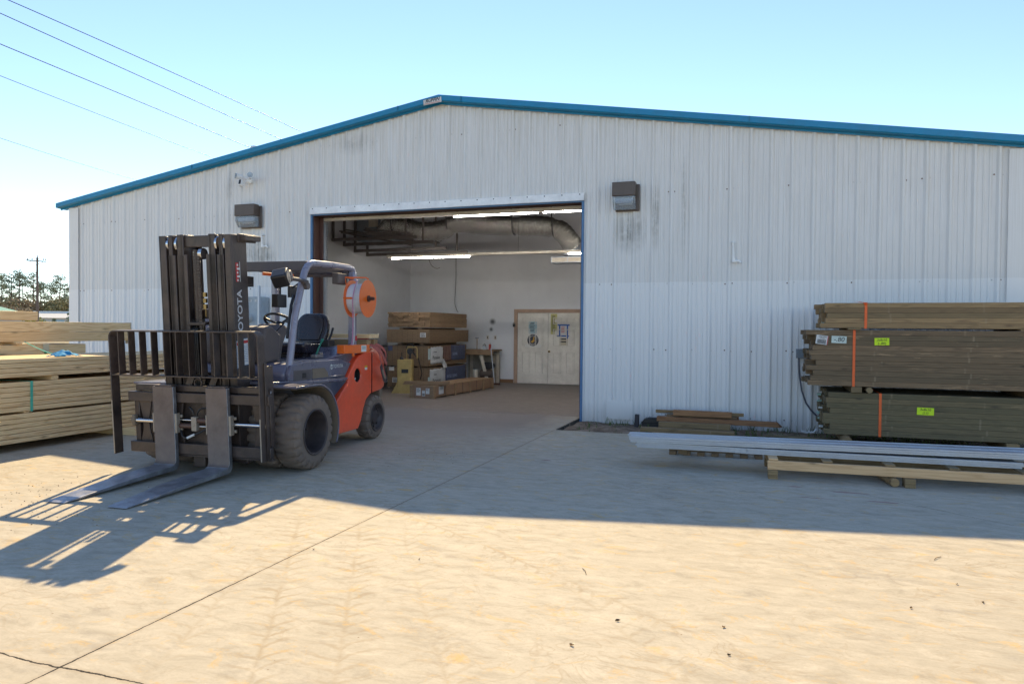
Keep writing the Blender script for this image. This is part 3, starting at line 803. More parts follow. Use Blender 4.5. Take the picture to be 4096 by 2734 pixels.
label_card(s3, .22, -.008, .17, .16, .12)
label_card(s3, 1.11 * 0 + .12, -.008, .44, .14, .09, lines=1, bar=False)
# wraps on the right-hand long face (facing +x)
M_wrapw = simple("white_wrap", (.55, .56, .57), .45, var=.2, scale=3)
M_wrapb = simple("blue_wrap", (.065, .08, .15), .45, var=.3, scale=3)
M_wrapr = simple("brown_wrap", (.15, .075, .055), .5, var=.3, scale=3)
M_textg = simple("dark_grey_print", (.05, .05, .055), .6); M_textb = simple("pale_blue_print", (.35, .42, .62), .6)
def crumple(parent, name, mat, x, y0, y1, z0, z1, seed, amp=.012, cut=None):
    q = MB(); n, m_ = 18, 10; vs = {}
    for i in range(n + 1):
        for j in range(m_ + 1):
            y_ = y0 + (y1 - y0) * i / n; z_ = z0 + (z1 - z0) * j / m_
            a = mnoise.noise(Vector((y_ * 9, z_ * 9, seed)))
            e = (0 if 0 < j < m_ else mnoise.noise(Vector((y_ * 7, seed, 0))) * .03)
            vs[i, j] = q._v((x + .006 + abs(a) * amp, y_, z_ + e))
    for i in range(n):
        for j in range(m_):
            if cut and cut(i / n, j / m_): continue
            q.bm.faces.new((vs[i, j], vs[i + 1, j], vs[i + 1, j + 1], vs[i, j + 1]))
    o = q.build(name, mat, parent, smooth=60); md = o.modifiers.new("s", 'SOLIDIFY'); md.thickness = .002
    return o
RX = pi / 2
def wraptext(parent, s, size, mat, x, y, z, sx=1): text("lettering", s, size, mat, parent, (x, y, z), (RX, 0, RX), .0008, 0, sx, 'LEFT')
w1 = crumple(s2, "white_wrap", M_wrapw, 1.10, .12, .82, .05, .46, 3, cut=lambda u, v: u > .62 and v > 1.9 - u)
wraptext(w1, "Plytanium", .115, M_textg, 1.127, .20, .20, .9); wraptext(w1, "△", .05, M_textg, 1.127, .2, .34); wraptext(w1, "Strength", .045, M_textg, 1.127, .27, .34)
w2 = crumple(s2, "brown_wrap", M_wrapr, 1.10, .83, 1.32, .08, .48, 9, .03)
w3 = crumple(s2, "blue_wrap", M_wrapb, 1.10, 1.33, 2.25, .10, .48, 5, .025); wraptext(w3, "SIDING", .10, M_textb, 1.135, 1.36, .26)
w4 = crumple(s3, "white_wrap", M_wrapw, 1.10, .08, .98, .02, .44, 4); wraptext(w4, "Plytanium", .125, M_textg, 1.127, .20, .16, .95); wraptext(w4, "Strength", .045, M_textg, 1.127, .27, .31)
w5 = crumple(s3, "blue_wrap", M_wrapb, 1.10, .99, 2.30, .02, .46, 6, .02); wraptext(w5, "RATED SIDING", .11, M_textb, 1.13, 1.03, .22, .9)
fl_ = crumple(s2, "loose_flap", M_wrapw, 1.13, .72, 1.0, -.08, .16, 13, .06, cut=lambda u, v: v > 1.15 - u * .9)
q = MB(); q.bb(1.104, 1.112, -.02, .10, .16, .42); q.build("end_wrap", simple("pale_green_wrap", (.45, .55, .54), .5), s2)
q = MB(); q.bb(1.104, 1.112, -.02, .10, .02, .26); q.build("end_wrap", simple("pale_green_wrap2", (.42, .54, .55), .5), s3)
q = MB(); q.bb(.02, .14, -.012, -.008, .36, .48); q.build("corner_card", M_wrapb, s2)

# yellow hand-pumped tank on a cart
t = thing("fuel_caddy", "yellow wheeled fuel tank with hand pump beside the siding pile", "fuel tank", (6.42, 2.98, 0), radians(20))
M_yel = simple("worn_yellow_paint", (.50, .36, .12), .5, dirt=.3, dirtcol=(.2, .13, .06))
q = MB(); q.bb(-.17, .17, 0, .34, .02, .78); q.build("tank", M_yel, t, bevel=.012)
q = MB(); q.prism([(-.17, .0), (.17, .0), (.17, .12), (-.17, .12)], -.001, .0, 'y'); q.prism([(-.30, 0), (-.171, 0), (-.171, .28), (-.21, .17)], .02, .32, 'y'); q.build("skirt", M_yel, t)
q = MB(); q.bb(-.07, .09, -.004, 0, .47, .56); o = q.build("name_plate", M_ink, t)
q = MB(); q.tube([(.04, .10, .78), (.04, .10, 1.02), (.06, .10, 1.07), (.26, .10, 1.07), (.28, .10, 1.02), (.28, .10, .80)], .012, 8); q.build("handle", M_yel, t, smooth=50)
q = MB(); q.cyl((.12, .08, .80), (.12, .08, .95), .025, 12); q.cyl((.12, .03, .97), (.12, .12, .97), .07, 18); q.tube([(.12, .03, .97), (.20, 0, .93), (.26, .0, .90)], .012, 8); q.build("hand_pump", M_black, t, smooth=50)
pts = [(.12 + .09 * cos(a * .5), .10, 1.06 + .09 * sin(a * .5)) for a in range(0, 13)]
q = MB(); q.tube(pts + [(.2, .12, .9), (.3, .2, .8), (.38, .25, .45), (.33, .3, .3)], .011, 8); q.build("hose", M_black, t, smooth=50)
q = MB(); q.cyl((-.08, .1, .78), (-.08, .1, .84), .05, 14, .03); q.cyl((-.08, .1, .84), (-.08, .1, .95), .012, 10); q.build("filler_nozzle", M_black, t, smooth=50)

# long flat crate in front
M_crate = wood("crate_board", (.34, .22, .125), (.21, .13, .07), tint=.4)
M_cratep = simple("crate_panel", (.28, .165, .10), .75, dirt=.3)
t = thing("crate", "long low wooden crate with shipping labels on its near end", "crate", (7.04, 2.08, 0), radians(-3.5))
q = MB(); q.bb(0, .56, 0, .03, .0, .27); q.build("end_panel", M_cratep, t)
q = MB(); q.bb(.53, .56, .031, 3.1, .03, .25); q.bb(0, .03, .031, 3.1, .03, .25); q.build("side_panel", M_cratep, t)
q = MB(); q.bb(.0, .56, .031, 3.1, .252, .268); q.build("lid", M_crate, t)
for yy in (-.012, .98, 1.75, 2.5, 3.05):
    q = MB(); q.bb(.562, .585, yy, yy + .09, 0.0, .275); q.build("batten", M_crate, t, bevel=.003)
for xx in (-.005, .48):
    q = MB(); q.bb(xx, xx + .085, -.025, -.001, 0, .275); q.build("batten", M_crate, t, bevel=.003)
for yy in (.5, 1.35, 2.1, 2.9):
    q = MB(); q.bb(.587, .589, yy, yy + .012, .02, .27); q.build("strap", M_black, t)
q = MB(); q.prism([(.95, -.0), (1.08, -.0), (1.02, -.06)], .50, .58, 'x'); q.build("skid", M_crate, t)
label_card(t, .20, -.002, .14, .11, .16, lines=4, bar=False, name="shipping_label")
label_card(t, .325, -.002, .11, .07, .12, lines=1, name="shipping_label"); label_card(t, .425, -.002, .16, .09, .12, lines=3, bar=False, name="shipping_label")
label_card(t, .36, .561, .16, .22, .16, 'x', lines=3, bar=False, name="shipping_label")
for k, lb in enumerate(("lower loose plank lying on the crate end", "middle loose plank lying on the crate end", "top loose plank lying on the crate end")):
    o = thing("plank", lb, "plank", (7.26, 2.22 + k * .05, .277 + k * .0225), radians(12 + 3 * k), "loose planks on the crate")
    q = MB(); q.box((0.05, .08, .011), (1.0, .13, .021)); q.build("plank", M_ply, o, bevel=.002)

# workbench along the back wall
t = thing("workbench", "rough timber workbench with slanting leg at the back wall", "workbench", (6.95, 6.72, 0))
q = MB(); q.bb(-.62, .40, -.35, .35, .90, .94); q.build("top", M_ply, t, bevel=.004)
q = MB(); q.bb(-.62, .40, -.39, -.352, .80, .945); q.build("apron", M_ply, t, bevel=.004)
for p0, p1 in (((.02, -.3, .80), (.24, -.3, 0)), ((-.5, -.3, .80), (-.5, -.3, 0)), ((.3, .3, .9), (.3, .3, 0)), ((-.5, .3, .9), (-.5, .3, 0))):
    q = MB(); q.bar(p0, p1, .085, .04, (0, 1, 0)); q.build("leg", M_cream, t)
q = MB(); q.bb(-.6, .35, .30, .34, .0, .80); q.build("back_board", simple("pale_board", (.3, .27, .22), .7), t)
def small(name, label, cat, loc, fn, rz=0):
    t = thing(name, label, cat, loc, rz); fn(t); return t
def ham(t):
    q = MB(); q.cyl((0, 0, 0), (0.0, 0, .30), .014, 8); q.build("handle", M_ply, t); q = MB(); q.cyl((-.05, 0, .315), (.05, 0, .315), .016, 10); q.build("head", M_greybox, t)
small("hammer", "hammer standing upright on the workbench", "hammer", (6.80, 6.55, .94), ham)
def can(t):
    q = MB(); q.cyl((0, 0, 0), (0, 0, .15), .033, 16); q.build("can", simple("red_can", (.35, .04, .03), .35), t, bevel=.004); q = MB(); q.cyl((0, 0, .151), (0, 0, .19), .018, 12); q.build("cap", M_cream, t)
small("spray_can", "red spray can on the right end of the workbench", "spray can", (7.20, 6.5, .94), can)
def jug(t):
    q = MB(); q.lathe([(.0, 0), (.055, 0), (.06, .08), (.05, .13), (.02, .15), (.02, .17), (0, .17)], (0, 0, 0), (0, 0, 1), 16); q.build("jug", M_glass, t, smooth=60)
    q = MB(); q.cyl((0, 0, .171), (0, 0, .19), .022, 12); q.build("cap", M_white, t)
small("jug", "clear plastic jug on the workbench", "jug", (7.04, 6.5, .94), jug)
def cylcl(t):
    q = MB(); q.cyl((0, 0, 0), (0, 0, .40), .075, 20); q.build("drum", M_cream, t, bevel=.01); q = MB(); q.cyl((0, 0, .402), (0, 0, .415), .078, 20); q.build("lid", M_greybox, t)
small("paper_drum", "pale upright drum standing under the workbench", "drum", (6.88, 6.25, 0), cylcl)
def comp(t):
    q = MB(); q.cyl((-.18, 0, .2), (.18, 0, .2), .12, 18); q.build("tank", M_bronze, t, bevel=.02); q = MB(); q.bb(-.1, .12, -.08, .08, .33, .52); q.cyl((.15, -.05, .42), (.15, .05, .42), .08, 16); q.build("motor", M_black, t, bevel=.01)
    for s_ in (-.12, .12): q = MB(); q.cyl((s_, -.11, .05), (s_, .11, .05), .05, 14); q.build("wheel", M_black, t)
small("air_compressor", "small dark air compressor under the workbench", "compressor", (7.12, 6.5, .08), comp)
def slv(t):
    q = MB(); q.cyl((0, 0, .02), (-.12, 0, .98), .012, 8); q.build("handle", M_galv, t); q = MB(); q.box((.02, 0, .02), (.26, .06, .06)); q.build("head", M_rust, t)
small("push_broom", "long handled tool leaning on the workbench end", "broom", (7.42, 6.3, 0), slv, radians(-8))
def lock(t):
    q = MB(); q.bb(-.035, .035, -.03, 0, 0, .09); q.build("body", M_black, t, bevel=.01); q = MB(); q.torus((0, -.015, .10), (0, 1, 0), .022, .006, 14, 6); q.build("shackle", M_steel, t)
small("padlock", "black padlock box on the door trim", "padlock", (7.695, 7.095, 1.575), lock)
def plt(t): q = MB(); q.bb(-.035, .035, -.008, 0, -.055, .055); q.build("cover", M_cream, t, bevel=.003); q = MB(); q.bb(-.012, .012, -.0105, -.0085, -.03, .03); q.build("outlets", M_ink, t)
small("wall_outlet", "cream outlet cover left of the other on the back wall", "outlet", (6.88, 7.165, 1.27), plt); small("wall_outlet", "cream outlet cover nearer the double doors", "outlet", (7.11, 7.165, 1.27), plt)
def flyer(name, label, cat, x, z, w, h, mat, fn=None, y=7.122):
    t = thing(name, label, cat, (x, y, z)); q = MB(); q.bb(-w / 2, w / 2, -.003, 0, -h / 2, h / 2); q.build("sheet", mat, t)
    if fn: fn(t, w, h)
    return t
def prints(n, mat=M_ink, f=.7):
    def fn(t, w, h):
        q = MB(); rr_ = random.Random(n)
        for k in range(n): zz = h * .4 - k * h * .8 / n; q.bb(-w * .38, -w * .38 + w * rr_.uniform(.5, f), -.0045, -.0032, zz - .2 * h / n, zz + .12 * h / n)
        q.build("print", mat, t)
    return fn
flyer("notice", "pale blue notice in a clear sleeve on the left door", "notice", 8.235, 1.56, .24, .33, simple("pale_blue_paper", (.36, .50, .55), .5), prints(7))
flyer("notice", "long yellow notice taped at the top of the right door", "notice", 8.845, 1.66, .18, .56, simple("pale_yellow_paper", (.50, .46, .18), .6), prints(16))
flyer("notice", "small buff notice below the blue tape on the right door", "notice", 9.12, 1.18, .25, .20, simple("buff_paper", (.46, .41, .30), .6), prints(2))
def bluetape(t, w, h):
    prints(4, M_red_ink)(t, w * .8, h * .8)
    q = MB(); q.bb(-w / 2 - .06, w / 2 + .06, -.005, -.0032, h / 2 - .01, h / 2 + .03); q.bb(-w / 2 - .08, w / 2 + .05, -.005, -.0032, -h / 2 - .03, -h / 2 + .01)
    q.bb(-w / 2 - .02, -w / 2 + .02, -.0065, -.0052, -h / 2, h / 2 + .02); q.bb(w / 2 - .02, w / 2 + .02, -.0065, -.0052, -h / 2 - .08, h / 2); q.build("blue_tape", simple("blue_tape", (.03, .10, .38), .5), t)
flyer("notice", "white notice framed in blue tape on the right door", "notice", 9.12, 1.485, .22, .28, M_paper, bluetape)
def logo(t, w, h):
    q = MB(); q.cyl((0, -.003, 0), (0, -.006, 0), .165, 40); q.build("badge", simple("badge_ink", (.035, .03, .045), .5), t)
    q = MB(); q.torus((0, -.006, 0), (0, 1, 0), .112, .004, 32, 6); q.build("ring", M_paper, t)
    q = MB(); M_gold = simple("gold_ink", (.55, .30, .03), .5)
    q.prism([(-.07, -.06), (-.05, -.03), (-.01, .0), (.01, .03), (.0, .06), (.01, .085), (.035, .095), (.045, .08), (.03, .06), (.04, .02), (.045, -.02), (.02, -.05), (.0, -.06), (.0, -.08), (-.012, -.08), (-.012, -.062)], -.008, -.0062, 'y')
    q.prism([(.036, .094), (.05, .085), (.045, .045), (.038, .045)], -.0078, -.0062, 'y'); q.build("bird", M_gold, t)
    for s_, a0, a1, fl_ in (("DECKS & DOCKS", 158, 22, 1), ("LUMBER CO.", 222, 318, -1)):
        n = len(s_)
        for i_, ch in enumerate(s_):
            if ch == ' ': continue
            a = radians(a0 + (a1 - a0) * i_ / (n - 1)); r_ = .138
            text("letter", ch, .040, M_paper, t, (r_ * cos(a), -.0075, r_ * sin(a)), Matrix.Rotation(-(a - pi / 2 if fl_ > 0 else a + pi / 2), 3, 'Y') @ Matrix.Rotation(pi / 2, 3, 'X'), .0006)
flyer("logo_sign", "white sign with round dark badge and gold bird on the left door", "sign", 8.245, 1.21, .46, .38, M_paper, logo)

# ---- overhead: foil duct, air handler, hanging frames, cables, vent
b = NB("foil_duct"); v = b.obj()
n1 = b.noise(b.mapp(v, (14, 3, 3)), 3.0, 6, .7, .6)
b.bump(n1, 1.0, .055); M_foil = b.set(Base_Color=b.mix(n1, (.50, .49, .47), (.92, .90, .87)), Roughness=.22, Metallic=1.0)
t = thing("foil_duct", "crinkled silver insulated flexible duct slung under the roof", "duct", (7.5, 4.0, 4.0))
ctl = [(-2.25, .1, -.10), (-1.9, 0, .06), (-1.2, 0, -.12), (-.6, 0, -.10), (-.2, 0, .05), (.5, 0, -.03), (1.25, 0, -.08), (1.9, .05, -.10), (2.3, .1, -.2), (2.5, .2, -.42), (2.55, .3, -.52)]
def cat(P, n=8):
    P = [Vector(p) for p in P]; P = [2 * P[0] - P[1]] + P + [2 * P[-1] - P[-2]]; out = []
    for i in range(1, len(P) - 2):
        for k in range(n):
            u = k / n; a, b_, c_, d_ = P[i - 1:i + 3]
            out.append(.5 * ((2 * b_) + (c_ - a) * u + (2 * a - 5 * b_ + 4 * c_ - d_) * u * u + (3 * b_ - a - 3 * c_ + d_) * u ** 3))
    out.append(P[-2]); return out
cp = cat(ctl, 12); rad = [.235 - .035 * math.exp(-min(abs(i - j) for j in (12, 42, 72, 92)) ** 2 / 4.0) + .006 * sin(i * 2.2) for i in range(len(cp))]
q = MB(); q.tube(cp, rad, 28, False); o = q.build("sleeve", M_foil, t, smooth=75)
for j in (12, 42, 72, 92): q = MB(); q.tube([cp[j] + Vector((.0, .215 * cos(a), .215 * sin(a))) for a in [x_ * pi / 8 for x_ in range(-8, 1)]], .012, 6); q.cyl(cp[j] + Vector((0, -.215, 0)), cp[j] + Vector((-.04, -.25, .9)), .014, 6); q.build("hanger_strap", M_black, t)
q = MB(); q.cyl(cp[-1], cp[-1] + Vector((0, 0, -.25)), .2, 20); q.build("collar", M_galv, t)
t = thing("air_vent", "metal air outlet box hung below the duct end", "vent", (10.05, 4.3, 3.05))
q = MB(); q.bb(-.45, .35, -.2, .2, 0, .14); q.build("box", M_galv, t, bevel=.01); q = MB()
for k in range(2): q.bb(-.42 + k * .38, -.06 + k * .38, -.205, -.2, .02, .12)
q.build("grille", M_cream, t)
t = thing("air_handler", "grey air handling unit hung in the roof corner", "air handler", (5.15, 4.6, 3.72))
q = MB(); q.bb(-.7, .35, -.5, .6, 0, .75); q.build("casing", M_greybox, t, bevel=.01); q = MB(); q.bb(-.35, -.08, -.508, -.5, .34, .66); q.build("hatch", M_cream, t); q = MB(); q.bb(.0, .14, -.508, -.5, .12, .52); q.build("label", M_paper, t)
M_frame = simple("dark_frame_paint", (.10, .085, .08), .6)
for i_, (x0, x1, y_, z_, lb) in enumerate(((4.45, 6.7, 3.0, 3.58, "nearest hanging rack rail under the roof"), (4.45, 6.9, 3.5, 3.52, "second hanging rack rail under the roof"), (4.45, 7.0, 4.0, 3.42, "third hanging rack rail under the roof"), (4.45, 7.3, 4.6, 3.38, "farthest hanging rack rail under the roof"))):
    t = thing("hanging_rail", lb, "hanging rail", ((x0 + x1) / 2, y_, z_)); h_ = (x1 - x0) / 2
    q = MB(); q.bb(-h_, h_, -.03, .03, 0, .07); q.build("rail", M_frame, t)
    q = MB(); q.bb(-h_, -h_ + .05, -.02, .02, .071, .9); q.build("hanger", M_frame, t); q = MB(); q.bb(h_ - .3, h_ - .26, -.02, .02, .071, 1.2); q.build("hanger", M_frame, t)
t = thing("loose_lengths", "dark pipes and battens laid across the hanging rails", "stored lengths", (5.6, 3.8, 3.66))
q = MB(); rl = random.Random(9)
for k in range(12): a = rl.uniform(-.5, .5); q.bar((a - .3, -1.1 + rl.uniform(-.2, .2), .0 + k * .012), (a + rl.uniform(-.1, .8), 1.1, .02 + k * .012), .05, .03)
q.build("lengths", M_frame, t)
t = thing("hanging_cable", "thin dark cable hanging down the back wall", "cable", (5.9, 7.12, 3.4)); q = MB(); q.tube(cat([(0, 0, .3), (0, -.01, -.6), (-.03, 0, -1.1), (0.02, 0, -1.32), (.08, 0, -1.42)]), .007, 6); q.build("cable", M_black, t)
t = thing("hanging_cable", "short drooping cable under the strip light", "cable", (6.9, 3.6, 3.15)); q = MB(); q.tube(cat([(-.2, 0, .1), (-.12, 0, -.12), (.02, 0, -.22), (.12, 0, -.20)]), .006, 6); q.build("cable", M_black, t)
t = thing("storage_box", "white storage carton behind the yellow tank", "carton", (4.95, 5.5, 1.05)); q = MB(); q.bb(-.25, .25, -.2, .2, 0, .16); q.build("carton", M_paper, t, bevel=.004); q = MB(); q.bb(-.252, .252, -.202, .202, .165, .30); q.build("lid", M_paper, t, bevel=.004)
t = thing("storage_rack", "low dark shelf standing behind the forklift", "shelf", (4.95, 5.5, 0)); q = MB(); q.bb(-.4, .4, -.3, .3, 1.0, 1.05); q.bb(-.4, .4, -.3, .3, .5, .54); q.build("shelf_board", M_frame, t)
for a in (-.37, .37):
    for c_ in (-.27, .27): q = MB(); q.bb(a - .03, a + .03, c_ - .03, c_ + .03, 0, .999); q.build("leg", M_frame, t)
# ================================================================== LUMBER, LEFT
M_pine = wood("treated_pine", (.95, .73, .42), (.60, .38, .18), knot=(.14, .07, .03), tint=.4)
M_pine_end = M_pine
def lumber(name, label, x_face, depth, y0, y1, z0, z1, rows, cols, mat, rnd, along='y', jit=.02, rag=0.0, straps=(), smat=None, group=None, skip_inner=False, gap=.0055):
    """boards along y with face at x_face (looking +x), or along x with face at y=x_face (looking -y)"""
    bh, bw = (z1 - z0) / rows, depth / cols; L = y1 - y0
    if along == 'y': t = thing(name, label, "lumber bundle", (x_face - depth / 2, (y0 + y1) / 2, z0), 0, group)
    else: t = thing(name, label, "lumber bundle", ((y0 + y1) / 2, x_face + depth / 2, z0), 0, group)
    metas = []
    for k in range(3):
        q = MB(); q.box((0, 0, 0), (L - .02 * k, bw - .003, bh - gap)); o = q.build("board", mat, t, bevel=gap, seg=2); metas.append(o.data); 
        if k == 0: bev = o
        bpy.data.objects.remove(o) if k else None
    first = True
    for r in range(rows):
        for c_ in range(cols):
            inner = 0 < r < rows - 1 and 0 < c_ < cols - 1
            if first: o = bev; first = False
            else:
                if inner and skip_inner and not rag: continue
                o = bpy.data.objects.new("board", metas[rnd.randrange(3)]); COL.objects.link(o); o.parent = t
                md = o.modifiers.new("bevel", 'BEVEL'); md.width = gap; md.segments = 2; md.limit_method = 'ANGLE'
            side = (cols / 2 - .5 - c_) * bw
            je = rnd.uniform(-jit, jit) + (rnd.choice((0, 0, .0, -.06, -.1, .05)) * rag)
            jf = rnd.uniform(-.003, .003)
            if along == 'y': o.location = (side + jf, je, (r + .5) * bh); o.rotation_euler = (0, 0, pi / 2)
            else: o.location = (je, -side + jf, (r + .5) * bh)
            o.rotation_euler[0] = rnd.choice((0, pi))
    H = z1 - z0
    for s_ in straps:
        q = MB(); w = .016; e = .004
        if along == 'y':
            f = depth / 2; yy = s_ - (y0 + y1) / 2
            q.bb(f + .001, f + .001 + e, yy - w, yy + w, -.005, H + .005); q.bb(-f - .005, f + .004, yy - w, yy + w, H + .001, H + .005)
        else:
            f = depth / 2; xx = s_ - (y0 + y1) / 2
            q.bb(xx - w, xx + w, -f - .001 - e, -f - .001, -.005, H + .005); q.bb(xx - w, xx + w, -f - .005, f, H + .001, H + .005)
        q.build("strap", smat, t)
    return t
rl = random.Random(21)
GL = "pine bundles stacked on the left"
lumber("lumber_bundle", "lowest pale pine bundle of the left stack, touching the dunnage", 5.885, 1.05, -8.0, -2.9, .10, .447, 6, 8, M_pine, rl, group=GL)
lumber("lumber_bundle", "middle pale pine bundle of the left stack with a teal strap", 5.885, 1.05, -8.0, -2.9, .470, .825, 6, 8, M_pine, rl, straps=(-5.63,), smat=M_teal_strap, group=GL)
lumber("lumber_bundle", "top pale pine bundle of the left front stack, blue rag on it", 5.885, 1.05, -8.0, -2.6, .880, 1.104, 4, 8, M_pine, rl, group=GL)
def dunnage(label, x, y, z, L, w, h, mat=None, along='x', group="dunnage blocks under the lumber"):
    t = thing("dunnage_block", label, "timber block", (x, y, z), 0 if along == 'x' else pi / 2, group)
    q = MB(); q.box((0, 0, h / 2), (L, w, h)); q.build("block", mat or M_pine, t, bevel=.004); return t
dunnage("big dunnage timber on the ground under the left stack end", 5.45, -4.2, .0, 1.3, .22, .098)
dunnage("far ground dunnage under the left stack", 5.4, -3.0, .0, 1.0, .09, .098)
dunnage("near ground dunnage under the left stack", 5.4, -7.2, .0, 1.0, .09, .098)
for yy, lb in ((-3.2, "far"), (-5.66, "strap-side"), (-7.4, "near")):
    dunnage(lb + " thin spacer under the middle left bundle", 5.38, yy, .448, .98, .09, .021)
    dunnage(lb + " spacer under the top left bundle", 5.38, yy + .35, .827, .98, .09, .052)
GB = "timbers of the rear left stack"
lumber("lumber_bundle", "rear left bundle half hidden behind the front stack", 4.60, 1.0, -8.0, -3.90, .10, 1.075, 14, 7, M_pine, rl, group=GB)
b2 = lumber("lumber_bundle", "thick boards with a white tag and green strap behind the front left stack", 4.60, .9, -8.0, -3.80, 1.09, 1.232, 1, 6, M_pine, rl, straps=(-4.45,), smat=simple("dark_green_strap", (.03, .20, .09), .5), group=GB, jit=.0)
q = MB(); q.bb(.452, .458, 1.41, 1.50, .04, .15); q.build("tag", simple("cream_tag", (.6, .58, .42), .7), b2)
lumber("lumber_bundle", "pair of long square timbers resting highest but one at left", 4.60, .42, -8.6, -2.98, 1.268, 1.556, 2, 3, M_pine, rl, group=GB, jit=.012)
t = lumber("lumber_bundle", "single thick timber on the very top of the left pile", 4.60, .28, -8.6, -4.56, 1.566, 1.695, 1, 2, M_pine, rl, group=GB, jit=0)
dunnage("spacer holding up the long timbers, far one", 4.25, -4.85, 1.234, .75, .09, .032)
dunnage("spacer holding up the long timbers, near one", 4.25, -6.9, 1.234, .75, .09, .032)
dunnage("ground dunnage of the rear left stack, far", 4.1, -4.4, 0, 1.0, .09, .098); dunnage("ground dunnage of the rear left stack, near", 4.1, -7.0, 0, 1.0, .09, .098)
# white plastic end caps on the long timbers
t = thing("end_card", "white card stapled at the far end of the long timbers", "card", (4.61, -2.99, 1.2))
q = MB(); q.bb(-.12, 0, .0, .008, .02, .36); q.build("card", M_cream, t)
t = thing("rag", "crumpled bright blue rag on top of the left stack", "rag", (5.70, -5.05, 1.106))
q = MB(); n = 14; vs = {}
for i in range(n + 1):
    for j in range(n + 1):
        u_, v_ = i / n - .5, j / n - .5; h_ = .075 * math.exp(-(u_ * u_ + v_ * v_) * 6) + .028 * mnoise.noise(Vector((u_ * 6, v_ * 6, 2)))
        vs[i, j] = q._v((u_ * .22 + .03 * mnoise.noise(Vector((v_ * 5, 1, 0))), v_ * .34, max(.0, h_)))
for i in range(n):
    for j in range(n): q.bm.faces.new((vs[i, j], vs[i + 1, j], vs[i + 1, j + 1], vs[i, j + 1]))
o = q.build("cloth", simple("blue_cloth", (.02, .28, .52), .8), t, smooth=80); o.modifiers.new("s", 'SOLIDIFY').thickness = .003
t = thing("loose_strap", "loose pale green strap from the timbers down to the rag", "strap", (5.0, -4.9, 1.2))
q = MB(); q.strip(cat([(-.35, .1, .08), (-.1, .02, .03), (.2, -.03, -.04), (.5, -.08, -.088), (.68, -.12, -.09)], 5), .016, .002, (0, 1, .2)); q.build("strap", M_teal_strap, t)

# ================================================================== LUMBER, RIGHT
M_dkA = wood("treated_brown", (.46, .30, .14), (.22, .135, .065), knot=(.06, .025, .015), tint=.7, green=.5, scuff=.2)
M_dkB = wood("weathered_brown", (.27, .175, .095), (.13, .085, .045), knot=(.03, .018, .012), tint=.7, green=.35, scuff=.55)
M_dkC = wood("dark_green_board", (.24, .175, .085), (.12, .09, .045), knot=(.03, .025, .018), tint=.6, green=.3, scuff=.25)
rr2 = random.Random(8)
GR = "dark treated bundles stacked at right"
YF = -1.42
tA = lumber("lumber_bundle", "topmost treated bundle at right, light brown boards, orange strap", YF, 1.10, 15.02, 18.05, 1.56, 1.895, 5, 6, M_dkA, rr2, 'x', .035, .6, (15.52,), M_orange_strap, GR, gap=.0017)
tB = lumber("lumber_bundle", "thick middle treated bundle at right with the number 80 card", YF, 1.10, 14.86, 17.92, .785, 1.533, 11, 6, M_dkB, rr2, 'x', .03, .8, (15.385,), M_orange_strap, GR, gap=.0017)
tC = lumber("lumber_bundle", "lowest treated bundle at right, dark green boards", YF, 1.10, 15.05, 18.05, .135, .700, 8, 6, M_dkC, rr2, 'x', .02, .5, (15.71,), M_orange_strap, GR, gap=.0017)
f_ = -1.10 / 2
# slack of the strap over the top bundle
def card(t, x, z, w, h, mat, rz=0, lines=(), size=.05, name="tag", yoff=0.0):
    q = MB(); q.box((0, 0, 0), (w, .002, h)); o = q.build(name, mat, t, loc=(x, f_ - .008 - yoff, z), rot=(0, rz, 0))
    for k, (s_, sz, dz) in enumerate(lines): text("lettering", s_, sz, M_ink, o, (0, -.0025, dz), (pi / 2, 0, 0), .0006, .15)
    return o
cB = 14.86 + 3.06 / 2; cC = 15.05 + 1.5; cA = 15.02 + 3.03 / 2
card(tB, 15.715 - cB, .60, .175, .095, M_yellow, radians(-1), (("2x8x10", .040, .020), ("(-.80)", .046, -.024)))
card(tB, 15.20 - cB, .62, .185, .095, simple("pale_card", (.58, .66, .60), .7), radians(2), (("-.80", .085, 0),))
o = card(tB, 14.99 - cB, .615, .15, .12, M_paper, radians(8), (("1647092", .030, .040), ("22 9080604", .014, .018)))
q = MB(); k = -.055
rk = random.Random(2)
while k < .05: w_ = rk.uniform(.002, .005); q.bb(k, k + w_, -.0026, -.0012, -.052, .004); k += w_ + rk.uniform(.002, .004)
q.build("barcode", M_ink, o); q = MB(); q.bb(.066, .074, -.0026, -.0012, -.058, .058); q.build("red_edge", M_red_ink, o)
card(tC, 16.235 - cC, .355, .195, .095, M_yellow, radians(1), (("2x8x10", .042, .022), ("(2.5)", .036, -.022)))
